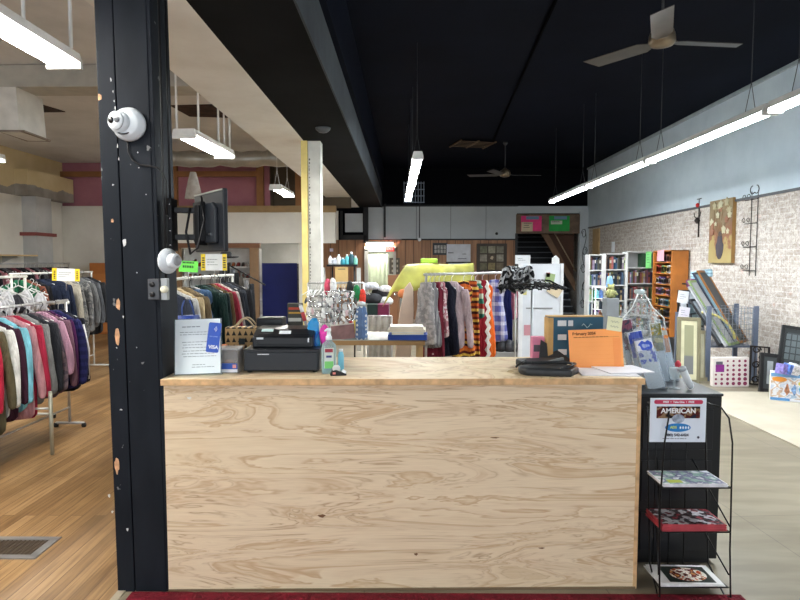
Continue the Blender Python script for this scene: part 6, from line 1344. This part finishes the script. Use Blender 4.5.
# dark iron panel
Yi = 8.0; t = thing('iron_screen', 'black iron openwork panel standing on the floor right of the dotted box', 'screen', (W(759,370,Yi).x, Yi, 0), 0, rot=(-8,4,-6)); w_ = .25; h_ = ZP(346,Yi)
MB().bx(-w_/2,-w_/2+.02,-.012,.012,0,h_).bx(w_/2-.02,w_/2,-.012,.012,0,h_).bx(-w_/2,w_/2,-.012,.012,0,.02).bx(-w_/2,w_/2,-.012,.012,h_-.02,h_).build('frame', ir, t)
mb = MB()
for k in range(5): mb.ring([(.04*math.copysign(1,(k % 2)-.5)+.06*cos(a_)*(1-a_/12), 0, .07+.1*k+.05*sin(a_)*(1-a_/12)) for a_ in [i*.5 for i in range(16)]], .01, 6)
for x in (-.06,0,.06): mb.cyl((x,0,.02),(x,0,h_-.02),.006,6)
mb.build('scrolls', ir, t)
# black frames at the wall
t, w_, h_ = floor_frame(776, 806, 326, 7.55, (30,32,34), 'large black frame with a gridded dark board leaning on the brick wall', (50,54,56), (66,72,76), 10, -14, 8, .04)
mb = MB()
for i in range(4):
    for j in range(4): mb.box((-.1+.065*i, -.014, h_-.14-.085*j),(.05,.004,.068))
mb.build('grid_marks', mat((104,114,118), .4), t)
t, w_, h_ = floor_frame(760, 779, 353, 7.55, (24,24,26), 'small black glossy picture frame on the floor behind the toy box', (60,64,66), (150,156,160), 14, -10, 6, .045)
t, w_, h_ = floor_frame(798, 822, 345, 7.1, (120,130,130), 'silver frame at the edge of the floor display by the brick wall', (150,170,160), (150,170,150), 12, -20, 8, .04)
t = thing('green_vase', 'dark green leafy ornament between the frames and the toy box', 'ornament', (W(783,368,7.3).x, 7.3, 0), 0); MB().lathe([(.06,0),(.07,.1),(.05,.25),(.06,.3),(.05,.36)], 16).build('vase', mat((50,66,50), .4), t)
for k in range(9): a_ = 2*pi*k/9; MB().prism([(-.012,0),(.012,0),(.02,.05),(0,.11),(-.02,.05)], -.001, .001).build('leaf', mat((70,84,60), .6), t, loc=(.03*cos(a_), .03*sin(a_), .33), rot=(25*sin(a_), 25*cos(a_), 30*k))
t = thing('white_candle', 'pale cream candle jar beside the green ornament', 'candle', (W(774,378,7.2).x, 7.22, 0)); MB().lathe([(.035,0),(.037,.02),(.037,.28),(.03,.3)], 16).build('jar', mat((206,206,180), .4), t); MB().cyl((0,0,.29),(0,0,.32),.003,6).build('wick', M_BLK, t)
# toy box
Yt = 6.75; p0 = fl(769,401); t = thing('toy_box', 'large white toy carton with blue and orange pictures on the pale floor', 'toy box', (p0.x+.02, p0.y+.02, .012), -29)
w_, h_ = .62, .33; blot = fabric([(226,228,234),(200,210,226),(226,228,234),(206,180,160),(226,226,230),(170,190,210),(222,224,230)], 'blotch', 9, rough=.35)
MB().bx(0,w_,0,.16,0,h_).build('carton', mat((224,226,232), .35, var=.03), t, bevel=.003); MB().bx(.004,w_-.004,-.0015,0,.03,h_-.05).build('printed_front', blot, t)
MB().bx(.004,w_-.004,-.002,0,h_-.045,h_-.004).build('blue_band', mat((110,160,206), .4), t); MB().bx(.004,.2,-.002,0,.004,.035).build('blue_band', mat((80,140,196), .4), t)
MB().prism([(.09+.075*cos(a_), h_-.075+.03*sin(a_)) for a_ in [2*pi*k/18 for k in range(18)]], -.004, 0).build('orange_logo', mat((226,150,60), .4), t)
MB().prism([(.3+.03*cos(a_)*(1 if k % 2 else .6), h_-.11+.03*sin(a_)*(1 if k % 2 else .6)) for k, a_ in enumerate([2*pi*k/16 for k in range(16)])], -.004, 0).build('yellow_burst', mat((214,204,70), .4), t)
for x, c in ((.17,(160,110,80)),(.24,(110,140,180)),(.31,(90,150,190)),(.4,(190,110,90)),(.47,(120,110,150)),(.55,(90,130,190))): MB().prism([(x+.024*cos(a_)*(1+.3*sin(3*a_+x*20)), .14+.06*sin(a_)*(1+.2*cos(4*a_))) for a_ in [2*pi*k/16 for k in range(16)]], -.003-.001*x, 0).build('printed_picture', mat(c, .4, var=.25, scale=40), t)
q = random.Random(12)
for k, (px, py, c, nm) in enumerate(((790,372,(120,110,170),'violet'),(797,366,(90,120,190),'blue'),(801,374,(200,200,206),'white'))):
    p = W(px,py,6.85); tag(MB().box((0,0,0),(.12,.1,.12),0,(10*k,12,20)).build('toy_packet', mat(c, .3, var=.25, scale=30), loc=(p.x, 6.98, h_+.012+.06), bevel=.006), nm + ' toy packet lying on top of the large toy carton', 'packet')
# the old post leans a little
PIVOT_POST.rotation_euler = (0, R(-.55), 0); PIVOT_POST.location.x += .0
